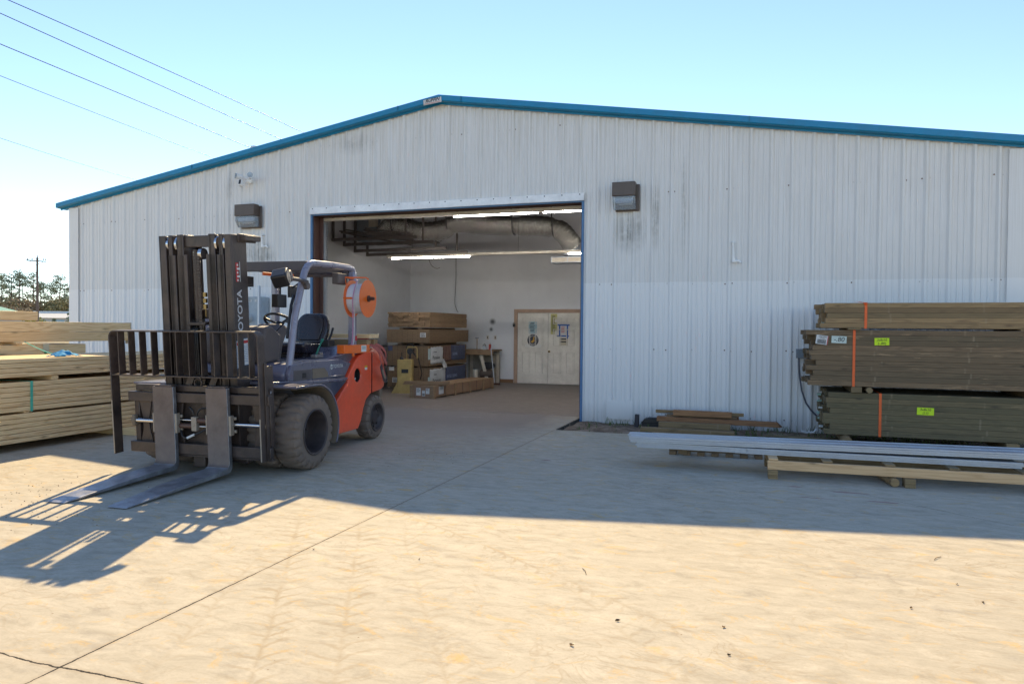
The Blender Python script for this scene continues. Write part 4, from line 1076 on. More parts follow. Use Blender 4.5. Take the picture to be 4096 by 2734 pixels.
# teal end tags stapled on board ends
M_tealtag = simple("pale_teal_tag", (.34, .52, .46), .7)
for t_, x_, zs_ in ((tC, -1.52, (.08, .17, .24, .32, .41, .50, .53)), (tA, -1.50, (.03, .07, .16, .22))):
    for k, zz in enumerate(zs_):
        q = MB(); q.box((0, 0, 0), (.05, .03, .022)); q.build("end_tag", M_tealtag if k % 3 else M_paper, t_, loc=(x_ - .03 + rk.uniform(-.02, .02), f_ + .12 + rk.uniform(0, .3), zz), rot=(rk.uniform(-.3, .3), 0, rk.uniform(-.5, .5)))
q = MB(); q.strip([(15.52 - cA, f_ - .008, .30), (15.50 - cA, f_ - .03, .335), (15.43 - cA, f_ + .02, .352), (15.40 - cA, f_ + .1, .355)], .03, .002, (1, 0, 0)); q.build("strap_tail", M_orange_strap, tA)
def spacer(label, x, z, h, w=.09, round_=False, y0=-1.46, L=1.1):
    t = thing("dunnage_block", label, "timber block", (x, y0, z), 0, "dunnage blocks under the lumber"); q = MB()
    if round_: q.cyl((0, 0, h / 2), (0, L, h / 2), h / 2, 16)
    else: q.bb(-w / 2, w / 2, 0, L, 0, h)
    q.build("block", M_dkA, t, bevel=.004, smooth=40); return t
spacer("short spacer under the topmost right bundle", 15.38, 1.536, .022, .16, y0=-1.47); spacer("hidden spacer under the topmost right bundle", 17.3, 1.536, .022)
spacer("round log spacer between the two lower right bundles", 15.57, .704, .078, round_=True, y0=-1.50); spacer("flat spacer beside the round log", 15.42, .704, .078, .13); spacer("right spacer between the two lower right bundles", 17.4, .704, .078, .1)
spacer("round ground log under the lowest right bundle", 15.30, .0, .132, round_=True, y0=-1.62, L=1.3); spacer("right ground timber under the lowest right bundle", 17.2, .0, .13, .14)
# flat boards lying left of the stack on the ground
M_old = wood("old_brown_post", (.42, .21, .09), (.22, .10, .045), knot=(.05, .02, .01), tint=.5)
def post(label, x, y, z, L, w, h, rz=0, mat=None, rnd=False, cat_="post", split=False):
    t = thing("old_post", label, cat_, (x, y, z), rz, "old posts piled at the wall"); q = MB()
    if rnd: q.cyl((-L / 2, 0, h / 2), (L / 2, 0, h / 2), h / 2, 14)
    else: q.box((0, 0, h / 2), (L, w, h))
    if split:
        for v_ in q.bm.verts:
            if v_.co.x > 0: v_.co.x += random.uniform(-.1, .05)
    q.build("post", mat or M_old, t, bevel=.006, smooth=40); return t
GY = M_dkB
post("flat grey board lowest at the front of the old post pile", 13.35, -1.30, -.02, 1.25, .12, .035, radians(1), M_dkA)
post("weathered board with dished face lying in front of the post pile", 13.20, -1.12, -.01, 1.35, .14, .065, radians(-2), M_dkA)
post("pale post at the bottom of the pile, middle row", 13.28, -.80, .03, 1.05, .12, .085, radians(2), M_dkA)
post("longest split brown post reaching right of the pile", 13.62, -.62, .095, 1.85, .10, .075, radians(-3), M_old, split=True)
post("grey board sandwiched above the longest post", 13.36, -.50, .165, 1.05, .12, .035, radians(1), GY)
post("thick reddish post at the top front of the pile", 13.38, -.60, .195, .87, .09, .085, radians(-2), M_old)
post("thin long stick at the very top left of the pile", 13.32, -.45, .205, 1.33, .05, .05, radians(-1.5), M_dkA)
post("stubby broken post behind the top of the pile", 13.45, -.38, .12, 1.0, .1, .07, radians(2), M_old, split=True)
for k, (x_, y_, L_) in enumerate(((14.9, -1.15, 1.0), (15.0, -1.30, .95), (14.85, -1.0, 1.1))):
    post(("upper", "lower front", "back")[k] + " thin board on the ground left of the dark stack", x_, y_, .0 + .02 * (k == 0), L_, .12, .022, radians(-1 - k), M_dkC)

# ================================================================== METAL TRACKS ON PALLET (foreground right)
def track_pack(label, x0, x1, yf, z0, widths, rnd, rz):
    """bundle of nested galvanised C profiles; each profile a flat web with rolled lips"""
    t = thing("track_bundle", label, "metal profiles", (x0, yf, z0), rz, "galvanised profile bundles on the pallet")
    L = x1 - x0; z = 0
    for k, (w, h, y_) in enumerate(widths):
        q = MB(); a = rnd.uniform(-.02, .02) if k else 0
        sec = [(0, 0), (w, 0), (w, h), (w - .012, h), (w - .012, h * .6), (.012, h * .6), (.012, h), (0, h)]
        q.prism([(y_ + p, z + r) for p, r in sec][::-1], a, L + a, 'x')
        q.bb(a, L + a, y_ - .004, y_, z + h * .25, z + h * .38); q.bb(a, L + a, y_ - .004, y_, z + h * .7, z + h * .82)
        q.bb(a, L + a, y_ + .014, y_ + w - .014, z + h * .62, z + h * .66)
        q.build("profile", M_galv, t, bevel=.0015, seg=1); z += h + .002
    return t
rt_ = random.Random(4); RZ = radians(2.3)
def yat(x, y0=-3.9): return y0 + (x - 14.29) * math.tan(RZ)
t = track_pack("upper front bundle of galvanised profiles, longest at left", 12.85, 17.6, yat(12.85), .262, [(.19, .020, .004), (.19, .019, .0), (.186, .017, .006)], rt_, RZ); t.rotation_euler = (0, -.008, RZ)
t = track_pack("upper rear bundle of galvanised profiles", 12.80, 17.6, yat(12.85) + .20, .262, [(.19, .020, .0), (.19, .019, .0), (.19, .017, 0)], rt_, RZ); t.rotation_euler = (0, -.008, RZ)
track_pack("lower bundle of thin galvanised profiles with a stepped end", 12.92, 16.6, yat(12.92) + .025, .205, [(.36, .017, .0), (.36, .017, .002), (.36, .017, .0)], rt_, RZ)
track_pack("front bundle of galvanised profiles starting mid pallet", 14.07, 16.60, yat(14.07) - .012, .204, [(.036, .018, 0), (.036, .018, .002), (.036, .018, 0)], rt_, RZ)
for k, x_ in enumerate((13.90, 13.96, 14.02)):
    t = thing("track_end", ("first", "second", "third")[k] + " stepped sleeve end between the profile bundles", "metal profile", (x_, yat(x_) + .016 - .008 * k, .205 - .001 * k), RZ)
    q = MB(); q.bb(0, .06, 0, .02, 0, .052); q.bb(0, .06, -.004, 0, .012, .018); q.bb(0, .06, -.004, 0, .034, .040); q.build("sleeve", M_galv, t, bevel=.0015, seg=1)
# pallet
M_newpine = wood("new_pine", (.78, .52, .28), (.55, .32, .15), knot=(.12, .05, .02), tint=.15)
t = thing("pallet", "long open pallet of new pine beams and cross slats", "pallet", (14.29, -4.12, .0), RZ)
q = MB(); q.box((1.6, .022, .136), (3.2, .042, .092)); q.build("beam", M_newpine, t, bevel=.004)
q = MB(); q.box((1.6, .80, .140), (3.2, .042, .092)); q.build("beam", M_dkA, t, bevel=.004)
q = MB(); q.box((1.6, .40, .140), (3.2, .042, .092)); q.build("beam", M_dkA, t, bevel=.004)
for x_ in (.055, .57, 1.14, 1.70, 2.3, 2.9): q = MB(); q.box((x_, .44, .194), (.09, .84 if x_ > .1 else .88, .019)); q.build("slat", M_newpine if x_ < .1 else M_dkA, t, bevel=.003)
for x_, y_ in ((.05, .04), (.05, .75), (1.30, .02), (1.30, .75), (2.7, .04), (2.7, .75)):
    q = MB(); q.box((x_, y_ - .02, .066), (.095, .13, .048)); q.box((x_, y_ - .02, .0215), (.093, .125, .041)); q.build("foot", M_dkA, t, bevel=.003)
t = thing("round_post", "short round post under the pallet beside its middle foot", "post", (15.46, -4.12, 0), RZ + radians(4)); q = MB(); q.cyl((0, 0, .042), (-.03, .8, .042), .042, 16); q.build("post", M_dkA, t, bevel=.004, smooth=40)
# toothed crib mat under the left end
t = thing("crib_mat", "dark timber rack with toothed underside under the profile ends", "timber rack", (13.17, -3.05, 0), radians(3))
q = MB()
for k in range(7): q.box((.045 + k * .165, .35, .022), (.085, .75, .044))
q.build("bearer", M_dkB, t, bevel=.003); q = MB(); q.box((.54, .03, .085), (1.08, .06, .08)); q.box((.54, .40, .085), (1.08, .06, .08)); q.build("rail", M_dkB, t, bevel=.003)
t = thing("support_timber", "timber block propping the profile bundles near their left end", "timber block", (13.4, -3.3, .128)); q = MB(); q.bb(-.05, .05, -.45, .35, 0, .078); q.build("timber", M_dkB, t, bevel=.003)

# ================================================================== LITTER ON THE SLAB
M_leaf = simple("dead_leaf", (.09, .05, .025), .9); M_leaf2 = simple("tan_leaf", (.30, .17, .07), .9)
rq = random.Random(31)
LEAF = [(720, 1260, "dark curled leaf in the foreground centre left"), (1417, 1424, "dark torn leaf nearest the camera, right of centre"), (1311, 1480, "tan crumpled leaf at bottom centre"), (1672, 1503, "pale folded leaf at the bottom right of centre"), (962, 1283, "tiny dark leaf by the tread marks"), (1660, 1439, "tiny dark chip on the slab"), (2195, 1340, "small dark leaf far right"), (2255, 1382, "tan leaf flake right"), (2090, 1395, "tan leaf flake in the scattered group"), (2150, 1281, "thin dark stem at right"), (1340, 1310, "thin dark twig in the middle")]
def ray_ground(px, py):
    px, py = px * 4096 / 2349, py * 4096 / 2349
    r = -1 * (-fw2) + RT * ((px - 2048) / 2865.84) + UP * ((1367 - py) / 2865.84)
    tt = -CAM.z / r.z; return CAM + r * tt
for k, (px, py, lb) in enumerate(LEAF):
    P = ray_ground(px, py); t = thing("leaf", lb, "leaf", (P.x, P.y, .001), rq.uniform(0, 6), "leaves and chips littering the slab")
    s_ = rq.uniform(.009, .018); q = MB()
    if "stem" in lb or "twig" in lb: q.tube([(-.05, 0, .003), (0, .006, .006), (.06, 0, .003)], .002, 5)
    else:
        pts = [(cos(a) * s_ * rq.uniform(.4, 1.1), sin(a) * s_ * .6 * rq.uniform(.5, 1.2)) for a in [i * pi / 4 for i in range(8)]]
        c0 = q._v((0, 0, .002)); vs = [q._v((a, b_, .002 + rq.uniform(0, .009))) for a, b_ in pts]
        for i in range(8): q.bm.faces.new((c0, vs[i], vs[(i + 1) % 8]))
    o = q.build("blade", M_leaf if k % 3 != 2 else M_leaf2, t)
    if "stem" not in lb and "twig" not in lb: o.modifiers.new("s", 'SOLIDIFY').thickness = .0012
# crumbs of dirt around the fork tips and by the wheels
q = MB()
for k in range(230):
    if k < 180: cx, cy, sx_, sy_ = rq.choice(((8.15, -7.0, .45, .25), (8.8, -7.75, .35, .3), (7.9, -7.6, .4, .3))); x_, y_ = rq.gauss(cx, sx_), rq.gauss(cy, sy_)
    else: x_, y_ = rq.gauss(10.55, .25), rq.gauss(-4.3, .5)
    s_ = rq.uniform(.002, .0065); q.sphere((x_, y_, s_ * .4), s_, 5, (1, 1, .6))
tag(q.build("soil_crumbs", M_dirt), "scattered brown soil crumbs on the slab round the forks", "soil", kind="stuff")
# ================================================================== FORKLIFT (local frame: +x forward, +y its left side, z up)
HD = radians(-85.8)
FL = thing("forklift", "red and grey forklift parked before the door with its forks on the slab", "forklift", (8.788, -5.492, 0), HD)
M_fblk = simple("mast_black", (.046, .035, .033), .32, .15, dirt=.36, dirtcol=(.17, .12, .09), scale=5, var=.3, bump=.35)
M_fork = simple("fork_steel", (.125, .09, .08), .40, .25, dirt=.5, dirtcol=(.24, .19, .15), scale=6, var=.35, bump=.35)
M_blade = simple("worn_blade", (.34, .35, .38), .34, .6, dirt=.35, dirtcol=(.12, .10, .09), scale=9, var=.35)
M_fgrey = simple("body_grey", (.13, .118, .16), .26, dirt=.22, dirtcol=(.19, .15, .12), coat=.4, scale=3)
M_fgrey2 = simple("body_dark_blue", (.035, .04, .075), .35, dirt=.2, coat=.3)
M_fplast = simple("cab_plastic", (.10, .085, .085), .5, dirt=.4, dirtcol=(.16, .13, .11))
M_fred = simple("body_red", (.92, .10, .032), .34, dirt=.18, dirtcol=(.30, .12, .085), coat=.4, scale=2.5, var=.08)
M_post = simple("guard_grey", (.26, .25, .31), .28, .1, coat=.5, var=.03)
M_tyre = simple("dusty_tyre", (.15, .115, .095), .85, dirt=.6, dirtcol=(.24, .185, .14), scale=5, var=.2, bump=.4)
M_rim = simple("rim_dark", (.05, .042, .045), .45, .3, dirt=.45, dirtcol=(.12, .09, .08), scale=6)
M_seat = simple("seat_vinyl", (.022, .017, .022), .28, coat=.3, var=.1)
M_orange = simple("orange_paint", (.85, .15, .012), .4, coat=.3, var=.05)
M_dust = simple("dried_mud", (.20, .155, .11), .9)
T4 = Matrix.Translation((.56, 0, .1)) @ Matrix.Rotation(radians(4), 4, 'Y') @ Matrix.Translation((-.56, 0, -.1))
def arc(cx, cz, r, a0, a1, n=8): return [(cx + r * cos(radians(a0 + (a1 - a0) * i / n)), cz + r * sin(radians(a0 + (a1 - a0) * i / n))) for i in range(n + 1)]

# ---- tyres
def tyre(y0, y1, cx, cz, R, ri, parent, name, lug, outward, nseg=144):
    w = y1 - y0; ym = (y0 + y1) / 2
    pr = [(ri, -.5), (ri + .02, -.5), (ri + (R - ri) * .45, -.53), (R - .075, -.52), (R - .045, -.5), (R - .014, -.42), (R - .003, -.25), (R, 0), (R - .003, .25), (R - .014, .42), (R - .045, .5), (R - .075, .52), (ri + (R - ri) * .45, .53), (ri + .02, .5), (ri, .5)]
    q = MB(); rings = []
    for k in range(nseg):
        th = 2 * pi * k / nseg; rg = []
        for j, (r, h) in enumerate(pr):
            side_ = -1 if h < 0 else 1; ph = (k + (nseg // lug // 2 if side_ > 0 else 0)) % (nseg // lug)
            if ph < 2 and R - .05 < r and abs(h) > .2: r -= .030 if abs(h) > .3 else .022
            if ph < 2 and abs(abs(h) - .52) < .005: r -= .016
            shift = .012 * (1 if abs(h) > .3 else 0)
            rg.append(q._v((cx + r * cos(th + shift), ym + h * w, cz + r * sin(th + shift))))
        rings.append(rg)
    m = len(pr)
    for k in range(nseg):
        A, B = rings[k], rings[(k + 1) % nseg]
        for i in range(m):
            j = (i + 1) % m; q.bm.faces.new((A[i], A[j], B[j], B[i]))
    return q.build(name, M_tyre, parent, smooth=38)
def wheel(y0, y1, cx, cz, R, ri, out, lug, deep, show=True):
    o = tyre(y0, y1, cx, cz, R, ri, FL, "tyre", lug, out)
    s_ = out; ye = y1 if s_ > 0 else y0; w = (y1 - y0)
    q = MB(); d_ = w * deep
    q.lathe([(ri + .014, s_ * .006), (ri + .006, s_ * .012), (ri - .012, s_ * .004), (ri - .02, -s_ * .03), (ri - .035, -s_ * d_ * .75), (ri - .05, -s_ * d_), (.10, -s_ * d_), (.085, -s_ * (d_ - .03)), (.06, -s_ * (d_ - .035)), (.0005, -s_ * (d_ - .035))], (cx, ye, cz), (0, 1, 0), 48)
    r = q.build("rim", M_rim, FL, smooth=40)
    q = MB()
    for k in range(8): a = k * pi / 4; p_ = Vector((cx + .135 * cos(a), ye - s_ * d_, cz + .135 * sin(a))); q.cyl(p_, p_ + Vector((0, s_ * .022, 0)), .011, 6)
    q.build("wheel_nut", M_rim, r)
    return o
for s_ in (1, -1):
    a, b2 = (.685, .97) if s_ > 0 else (-.97, -.685)
    wheel(a, b2, 0, .40, .40, .235, s_, 24, .72)
    a, b2 = (.375, .655) if s_ > 0 else (-.655, -.375)
    wheel(a, b2, 0, .40, .40, .235, s_, 24, .3)
    a, b2 = (.455, .655) if s_ > 0 else (-.655, -.455)
    wheel(a, b2, -2.14, .30, .30, .185, s_, 16, .28)
q = MB(); q.cyl((0, -.7, .4), (0, .7, .4), .09, 16); q.box((0, 0, .38), (.30, .55, .28)); q.cyl((-2.14, -.5, .28), (-2.14, .5, .28), .06, 14); q.box((-2.14, 0, .30), (.16, .8, .12)); q.build("axle", M_rim, FL, bevel=.01)

# ---- chassis and body
q = MB(); q.bb(-2.0, -.05, -.40, .40, .22, .82); q.bb(-.30, .22, -.36, .36, .20, .86); q.build("chassis", M_fplast, FL, bevel=.01)
# front fender over each pair of drive tyres: flat top then sweeping down behind
def fender(s_):
    out = [(.40, .905)] + [(.03, .905)] + arc(-.02, .43, .475, 92, 206, 16)
    inn = [(x_ , z_) for x_, z_ in ([(.40, .885)] + [(.03, .885)] + arc(-.02, .43, .455, 92, 206, 16))][::-1]
    q = MB(); y0, y1 = (.50, .985) if s_ > 0 else (-.985, -.50)
    q.prism(out + inn, y0, y1, 'y'); o = q.build("fender", M_fgrey, FL, bevel=.004, smooth=40)
    q = MB(); q.prism([(x_ * .985 - .0, z_ - .006) for x_, z_ in inn[::-1]] + [(x_ * .98, z_ - .010) for x_, z_ in inn], y0 + .01, y1 - .01, 'y'); q.build("mud_layer", M_dust, o, smooth=40)
fender(1); fender(-1)
# inner wheel well wall and step
for s_ in (1, -1):
    y0, y1 = (.40, .60) if s_ > 0 else (-.60, -.40)
    q = MB(); q.prism([(-.52, .93), (-.48, .60), (-.50, .30), (-.75, .24), (-1.02, .24), (-1.02, .66), (-1.36, .84), (-1.30, .93)], y0, y1 + .02 * s_, 'y'); q.build("step_side", M_fgrey2, FL, bevel=.012)
    y0, y1 = (.40, .635) if s_ > 0 else (-.635, -.40)
    q = MB(); q.prism([(.34, .908), (-.02, .908), (-.30, .86), (-.62, .865), (-1.20, .845), (-1.36, .86), (-1.345, .885), (-.4, .90), (.34, .94)], y0, y1, 'y'); q.build("sill", M_fgrey, FL, bevel=.006)
# grey side covers / hood
hood = [(-.04, .905), (-.02, 1.00), (-.10, 1.10), (-.42, 1.135), (-.98, 1.13), (-1.18, 1.15), (-1.30, 1.26), (-1.48, 1.275), (-2.10, 1.265), (-2.38, 1.25), (-2.42, 1.10), (-1.92, 1.05), (-1.50, 1.04), (-1.30, .86), (-.62, .868), (-.30, .88)]
q = MB(); q.prism(hood, -.57, .57, 'y')
q.build("hood", M_fgrey, FL, bevel=.03, seg=3)
for s_ in (1, -1):
    q = MB(); y_ = .571 if s_ > 0 else -.579
    q.plate([[(-.06, .915), (-.04, 1.00), (-.10, 1.09), (-.42, 1.125), (-.98, 1.12), (-1.16, 1.13), (-1.47, 1.06), (-1.31, .895), (-1.2, .875), (-.62, .88), (-.30, .89)][::-1]], min(y_, y_ + .045 * s_), max(y_, y_ + .045 * s_), 'y')
    pn = q.build("side_cover", M_fgrey, FL, bevel=.012, seg=3)
    q = MB(); e = .6165 * s_; q.bb(-.52, -.14, e - .003, e + .002, .915, 1.03); q.build("access_recess", M_fplast, pn, bevel=.01)
    q = MB(); q.plate([[(-.53, .895), (-.53, 1.035), (-.80, 1.03), (-.875, .97), (-.905, .893)]], min(e, e + .003 * s_), max(e, e + .003 * s_), 'y'); q.build("worn_patch", M_dust, pn)
    q = MB(); q.bb(-.395, -.315, e + .002, e + .005, .94, .995); q.build("latch", M_black, pn, bevel=.008)
# lettering on the left side cover
LETR = Matrix(((-1, 0, 0), (0, 0, 1), (0, 1, 0)))      # x-> -u, y-> up, faces +v
text("lettering", "TOYOTA", .058, M_paper, FL, (-1.125, .6185, 1.035), LETR, .0008, 0, 1.0)
q = MB()
for (cx, cz, rx, rz) in ((-.965, 1.035, .034, .030), (-.965, 1.052, .020, .011), (-.965, 1.033, .0115, .028)):
    n = 28
    for i in range(n):
        a0, a1 = 2 * pi * i / n, 2 * pi * (i + 1) / n; k_ = 1 - .0045 / min(rx, rz)
        P_ = [(cx + f * rx * cos(a), .6192, cz + f * rz * sin(a)) for f, a in ((1, a0), (1, a1), (k_, a1), (k_, a0))]; q.quad(*P_)
q.build("emblem", M_paper, FL, recalc=False).modifiers.new("s", 'SOLIDIFY').thickness = .001

# ---- red rear body: side panels with the round port, counterweight
def red_panel(s_):
    y0, y1 = (.50, .645) if s_ > 0 else (-.645, -.50)
    outl = [(-1.06, .205), (-1.62, .205)] + [(-1.70, .30), (-1.76, .44), (-1.84, .56), (-1.96, .625), (-2.00, .63)] + [(-2.0, 1.20), (-1.80, 1.185), (-1.62, 1.145), (-1.50, 1.06), (-1.335, .885), (-1.36, .84), (-1.04, .60)]
    hole = [(-1.60 + .088 * cos(2 * pi * k / 24), .895 + .088 * sin(2 * pi * k / 24)) for k in range(24)]
    q = MB(); q.plate([outl, hole], y0, y1, 'y'); o = q.build("side_panel", M_fred, FL, bevel=.014, seg=3)
    q = MB(); q.lathe([(.086, 0), (.080, -.06 * s_), (.0005, -.075 * s_)], (-1.60, .63 * s_, .895), (0, 1, 0), 28); pt_ = q.build("port", M_black, o, smooth=60)
    if s_ > 0:
        q = MB(); q.box((-1.66, .575, .845), (.07, .012, .02), Matrix.Rotation(.3, 3, 'Y')); q.build("port_label", M_paper, pt_)
        q = MB(); q.bb(-1.86, -1.79, .646, .648, .985, 1.01); q.build("warning_label", simple("warn_yellow", (.7, .45, .02), .6), o)
        q = MB(); q.bb(-1.86, -1.79, .646, .648, .955, .984); q.build("warning_label", M_paper, o)
        # black worn zone across the top front of the panel
red_panel(1); red_panel(-1)
q = MB()
plan = [(-2.005, -.64), (-2.34, -.64), (-2.53, -.58), (-2.63, -.46), (-2.68, -.22), (-2.69, 0), (-2.68, .22), (-2.63, .46), (-2.53, .58), (-2.34, .64), (-2.005, .64)]
levels = [(.63, .94, .0), (.70, 1.0, .0), (.90, 1.0, 0), (1.08, .985, .01), (1.18, .93, .03), (1.235, .86, .05)]
rings = []
for z_, f_, dxx in levels:
    rings.append([q._v((-2.005 + (x_ + 2.005) * f_, y_ * (1 if abs(x_ + 2.005) < .01 and f_ > .9 else (f_ * .5 + .5)), z_ + (.05 * max(0, (-2.0 - x_)) if z_ < .65 else 0))) for x_, y_ in plan])
for A, B in zip(rings, rings[1:]):
    for i in range(len(A) - 1): q.bm.faces.new((A[i], A[i + 1], B[i + 1], B[i]))
    q.bm.faces.new((A[-1], A[0], B[0], B[-1]))
q.bm.faces.new(rings[-1]); q.bm.faces.new(rings[0][::-1])
q.build("counterweight", M_fred, FL, bevel=.03, seg=4)
q = MB(); q.bb(-2.50, -1.95, -.42, .42, .20, .66); q.bb(-2.42, -2.36, -.40, .60, .28, .66); q.build("rear_mudguard", M_dust, FL, bevel=.02)
q = MB(); q.bb(-2.012, -2.0045, .3, .6475, .63, 1.17); q.build("panel_seam", M_black, FL)
q = MB()
for y_ in (-.25, .25): q.cyl((-2.67, y_, .98), (-2.70, y_, .98), .05, 18)
q.build("tail_light", simple("tail_lens", (.3, .02, .01), .2), FL)

# ---- floor, cowl, steering, seat
q = MB(); q.bb(-.95, -.12, -.50, .50, .885, .91); q.build("floor_plate", M_black, FL)
q = MB(); q.prism([(-.08, 1.10), (-.02, 1.30), (-.10, 1.50), (-.22, 1.52), (-.40, 1.42), (-.36, 1.12)], -.48, .30, 'y'); q.build("dashboard", M_fplast, FL, bevel=.03, seg=3)
q = MB(); q.prism([(-.30, 1.10), (-.36, 1.35), (-.58, 1.55), (-.72, 1.50), (-.60, 1.30), (-.55, 1.10)], -.13, .20, 'y'); q.build("cowl", M_fplast, FL, bevel=.03, seg=3)
stc = Vector((-.76, .05, 1.56)); sax = Vector((-.55, 0, .83)).normalized()
q = MB(); q.torus(stc, sax, .185, .015, 36, 10); wo = q.build("steering_wheel", M_black, FL, smooth=60)
q = MB(); e1 = Vector((0, 1, 0)); e2 = sax.cross(e1)
for a in (90, 210, 330): v_ = e1 * cos(radians(a)) + e2 * sin(radians(a)); q.tube([stc - sax * .03, stc + v_ * .09 - sax * .015, stc + v_ * .18], .013, 8)
q.cyl(stc - sax * .05, stc - sax * .01, .05, 18); q.cyl(stc - sax * .14, stc - sax * .05, .035, 14); q.build("spoke", M_black, wo, smooth=50)
q = MB(); q.tube([(-.42, .22, 1.46), (-.40, .34, 1.56), (-.36, .40, 1.57)], .008, 8); q.sphere((-.36, .41, 1.57), .022, 12); q.tube([(-.30, -.10, 1.5), (-.26, -.16, 1.62)], .008, 8); q.sphere((-.26, -.16, 1.62), .022, 10); q.build("lever", M_black, FL, smooth=50)
# seat
def slab(pts, y0, y1, name, bev=.04, yoff=None):
    q = MB(); q.prism(pts, y0, y1, 'y'); return q.build(name, M_seat, FL, bevel=bev, seg=4)
def rounded(yc, hw, z0, z1, r, topn=8, waist_=0.0):
    pts = []
    for (cx, cz, a0) in ((yc + hw - r, z1 - r * 1.3, 0), (yc - hw + r, z1 - r * 1.3, 90)):
        for i in range(topn + 1): a = radians(a0 + 90 * i / topn); pts.append((cx + r * cos(a), cz + r * 1.3 * sin(a)))
    pts += [(yc - hw - .0, z0 + .15), (yc - hw + .03, z0), (yc + hw - .03, z0), (yc + hw, z0 + .15)]
    return pts
q = MB(Matrix.Translation((-1.50, 0, 1.28)) @ Matrix.Rotation(radians(-16), 4, 'Y')); q.prism(rounded(.015, .235, 0, .42, .14), -.045, .045, 'x')
sb = q.build("seat_back", M_seat, FL, bevel=.035, seg=4)
q = MB(Matrix.Translation((-1.50, 0, 1.28)) @ Matrix.Rotation(radians(-16), 4, 'Y')); q.prism(rounded(.015, .17, .05, .385, .08), .046, .062, 'x'); q.build("seat_back_pad", M_seat, sb, bevel=.012, seg=3)
Rb = Matrix.Rotation(radians(90), 3, 'Z') @ Matrix.Rotation(radians(90 - 18), 3, 'X')
text("embossed_lettering", "TOYOTA", .060, simple("emboss", (.09, .075, .09), .3), sb, (-1.502 - .05, .015, 1.63), Rb, .003)
sc2 = slab([(-.92, 1.25), (-.90, 1.30), (-.98, 1.325), (-1.40, 1.30), (-1.48, 1.28), (-1.45, 1.19), (-.95, 1.19)], -.24, .27, "seat_cushion", .03)
q = MB()
for k in range(3): q.bb(-1.38 + .01 * k, -.98 - .01 * k, -.20, .23, 1.135 + k * .022, 1.152 + k * .022)
q.build("seat_bellows", M_seat, FL, bevel=.006)
q = MB(); q.box((-1.38, .34, 1.27), (.16, .10, .16)); q.tube([(-1.36, .35, 1.33), (-1.50, .32, 1.42), (-1.56, .31, 1.50)], .016, 8); q.build("belt_reel", M_black, FL, bevel=.02)

# ---- overhead guard
P1 = [(-.09, .565, .88), (-.14, .565, 1.10), (-.25, .56, 1.62), (-.41, .56, 2.04), (-.45, .56, 2.13), (-.50, .56, 2.195), (-.57, .56, 2.235), (-.66, .56, 2.245)]
for s_ in (1, -1):
    q = MB(); q.tube([(a, b_ * s_, c_) for a, b_, c_ in P1] + [(-1.05, .56 * s_, 2.262), (-1.50, .56 * s_, 2.268), (-1.575, .56 * s_, 2.262), (-1.60, .56 * s_, 2.235), (-1.605, .56 * s_, 2.12)], .040, 14); q.build("guard_pillar", M_post, FL, smooth=50)
    q = MB(); q.bb(-1.65, -1.555, .52 * s_ - .0, .605 * s_, 1.27, 2.22); q.build("rear_pillar", M_post, FL, bevel=.02, seg=3)
    q = MB(); q.bb(-1.70, -1.50, .50 * s_, .62 * s_, 1.262, 1.285); q.cyl((-1.52, .57 * s_, 1.28), (-1.52, .57 * s_, 1.30), .014, 6); q.build("pillar_foot", M_fplast, FL, bevel=.004)
    q = MB(); q.prism([(-.03, .87), (-.22, .87), (-.19, 1.02), (-.06, 1.02)], .60 * s_, .612 * s_, 'y')
    for zz in (.90, .95): q.cyl((-.035 if s_ > 0 else -.035, .612 * s_, zz), (-.035, .625 * s_, zz), .016, 6)
    q.build("pillar_bracket", M_fgrey, FL, bevel=.003)
q = MB(); q.bb(-.56, -.50, -.545, .545, 2.15, 2.262); q.build("guard_front_beam", M_fplast, FL, bevel=.006)
q = MB(); q.bb(-1.62, -1.56, -.52, .52, 2.16, 2.255); q.build("guard_rear_beam", M_fplast, FL, bevel=.006)
for k in range(7):
    y_ = -.42 + k * .14; q = MB(); q.bb(-1.56, -.562, y_ - .012, y_ + .012, 2.19, 2.25); q.build("guard_bar", M_fplast, FL)
q = MB(); q.bb(-1.50, -1.26, .455, .545, 2.05, 2.185); q.build("rear_lamp_box", M_fplast, FL, bevel=.01)
q = MB(); q.tube([(-.62, -.1, 2.135), (-.72, .0, 2.125), (-.85, .12, 2.13), (-.78, .2, 2.12)], .02, 8); q.build("orange_cord", M_orange, FL, smooth=50)
# work lamp on the pillar (boxy, turned) and its bracket
Rl = Matrix.Rotation(radians(38), 3, 'Y') @ Matrix.Rotation(radians(18), 3, 'Z')
q = MB(); q.tube([(-.44, .58, 2.02), (-.36, .60, 2.02), (-.24, .61, 2.03), (-.12, .61, 2.03)], .022, 10); q.cyl((-.34, .60, 2.02), (-.34, .66, 2.00), .03, 14); q.cyl((-.40, .52, 1.97), (-.40, .64, 1.97), .04, 12); q.build("lamp_bracket", M_fplast, FL, smooth=50)
q = MB(); q.box((.08, .60, 2.025), (.165, .17, .15), Rl); ho = q.build("work_lamp", M_black, FL, bevel=.02, seg=3)
q = MB(); q.box(Vector((-.01, .60, 2.03)) + Rl @ Vector((-.03, 0, 0)), (.10, .13, .11), Rl); q.build("lamp_rear", M_fplast, ho, bevel=.02)
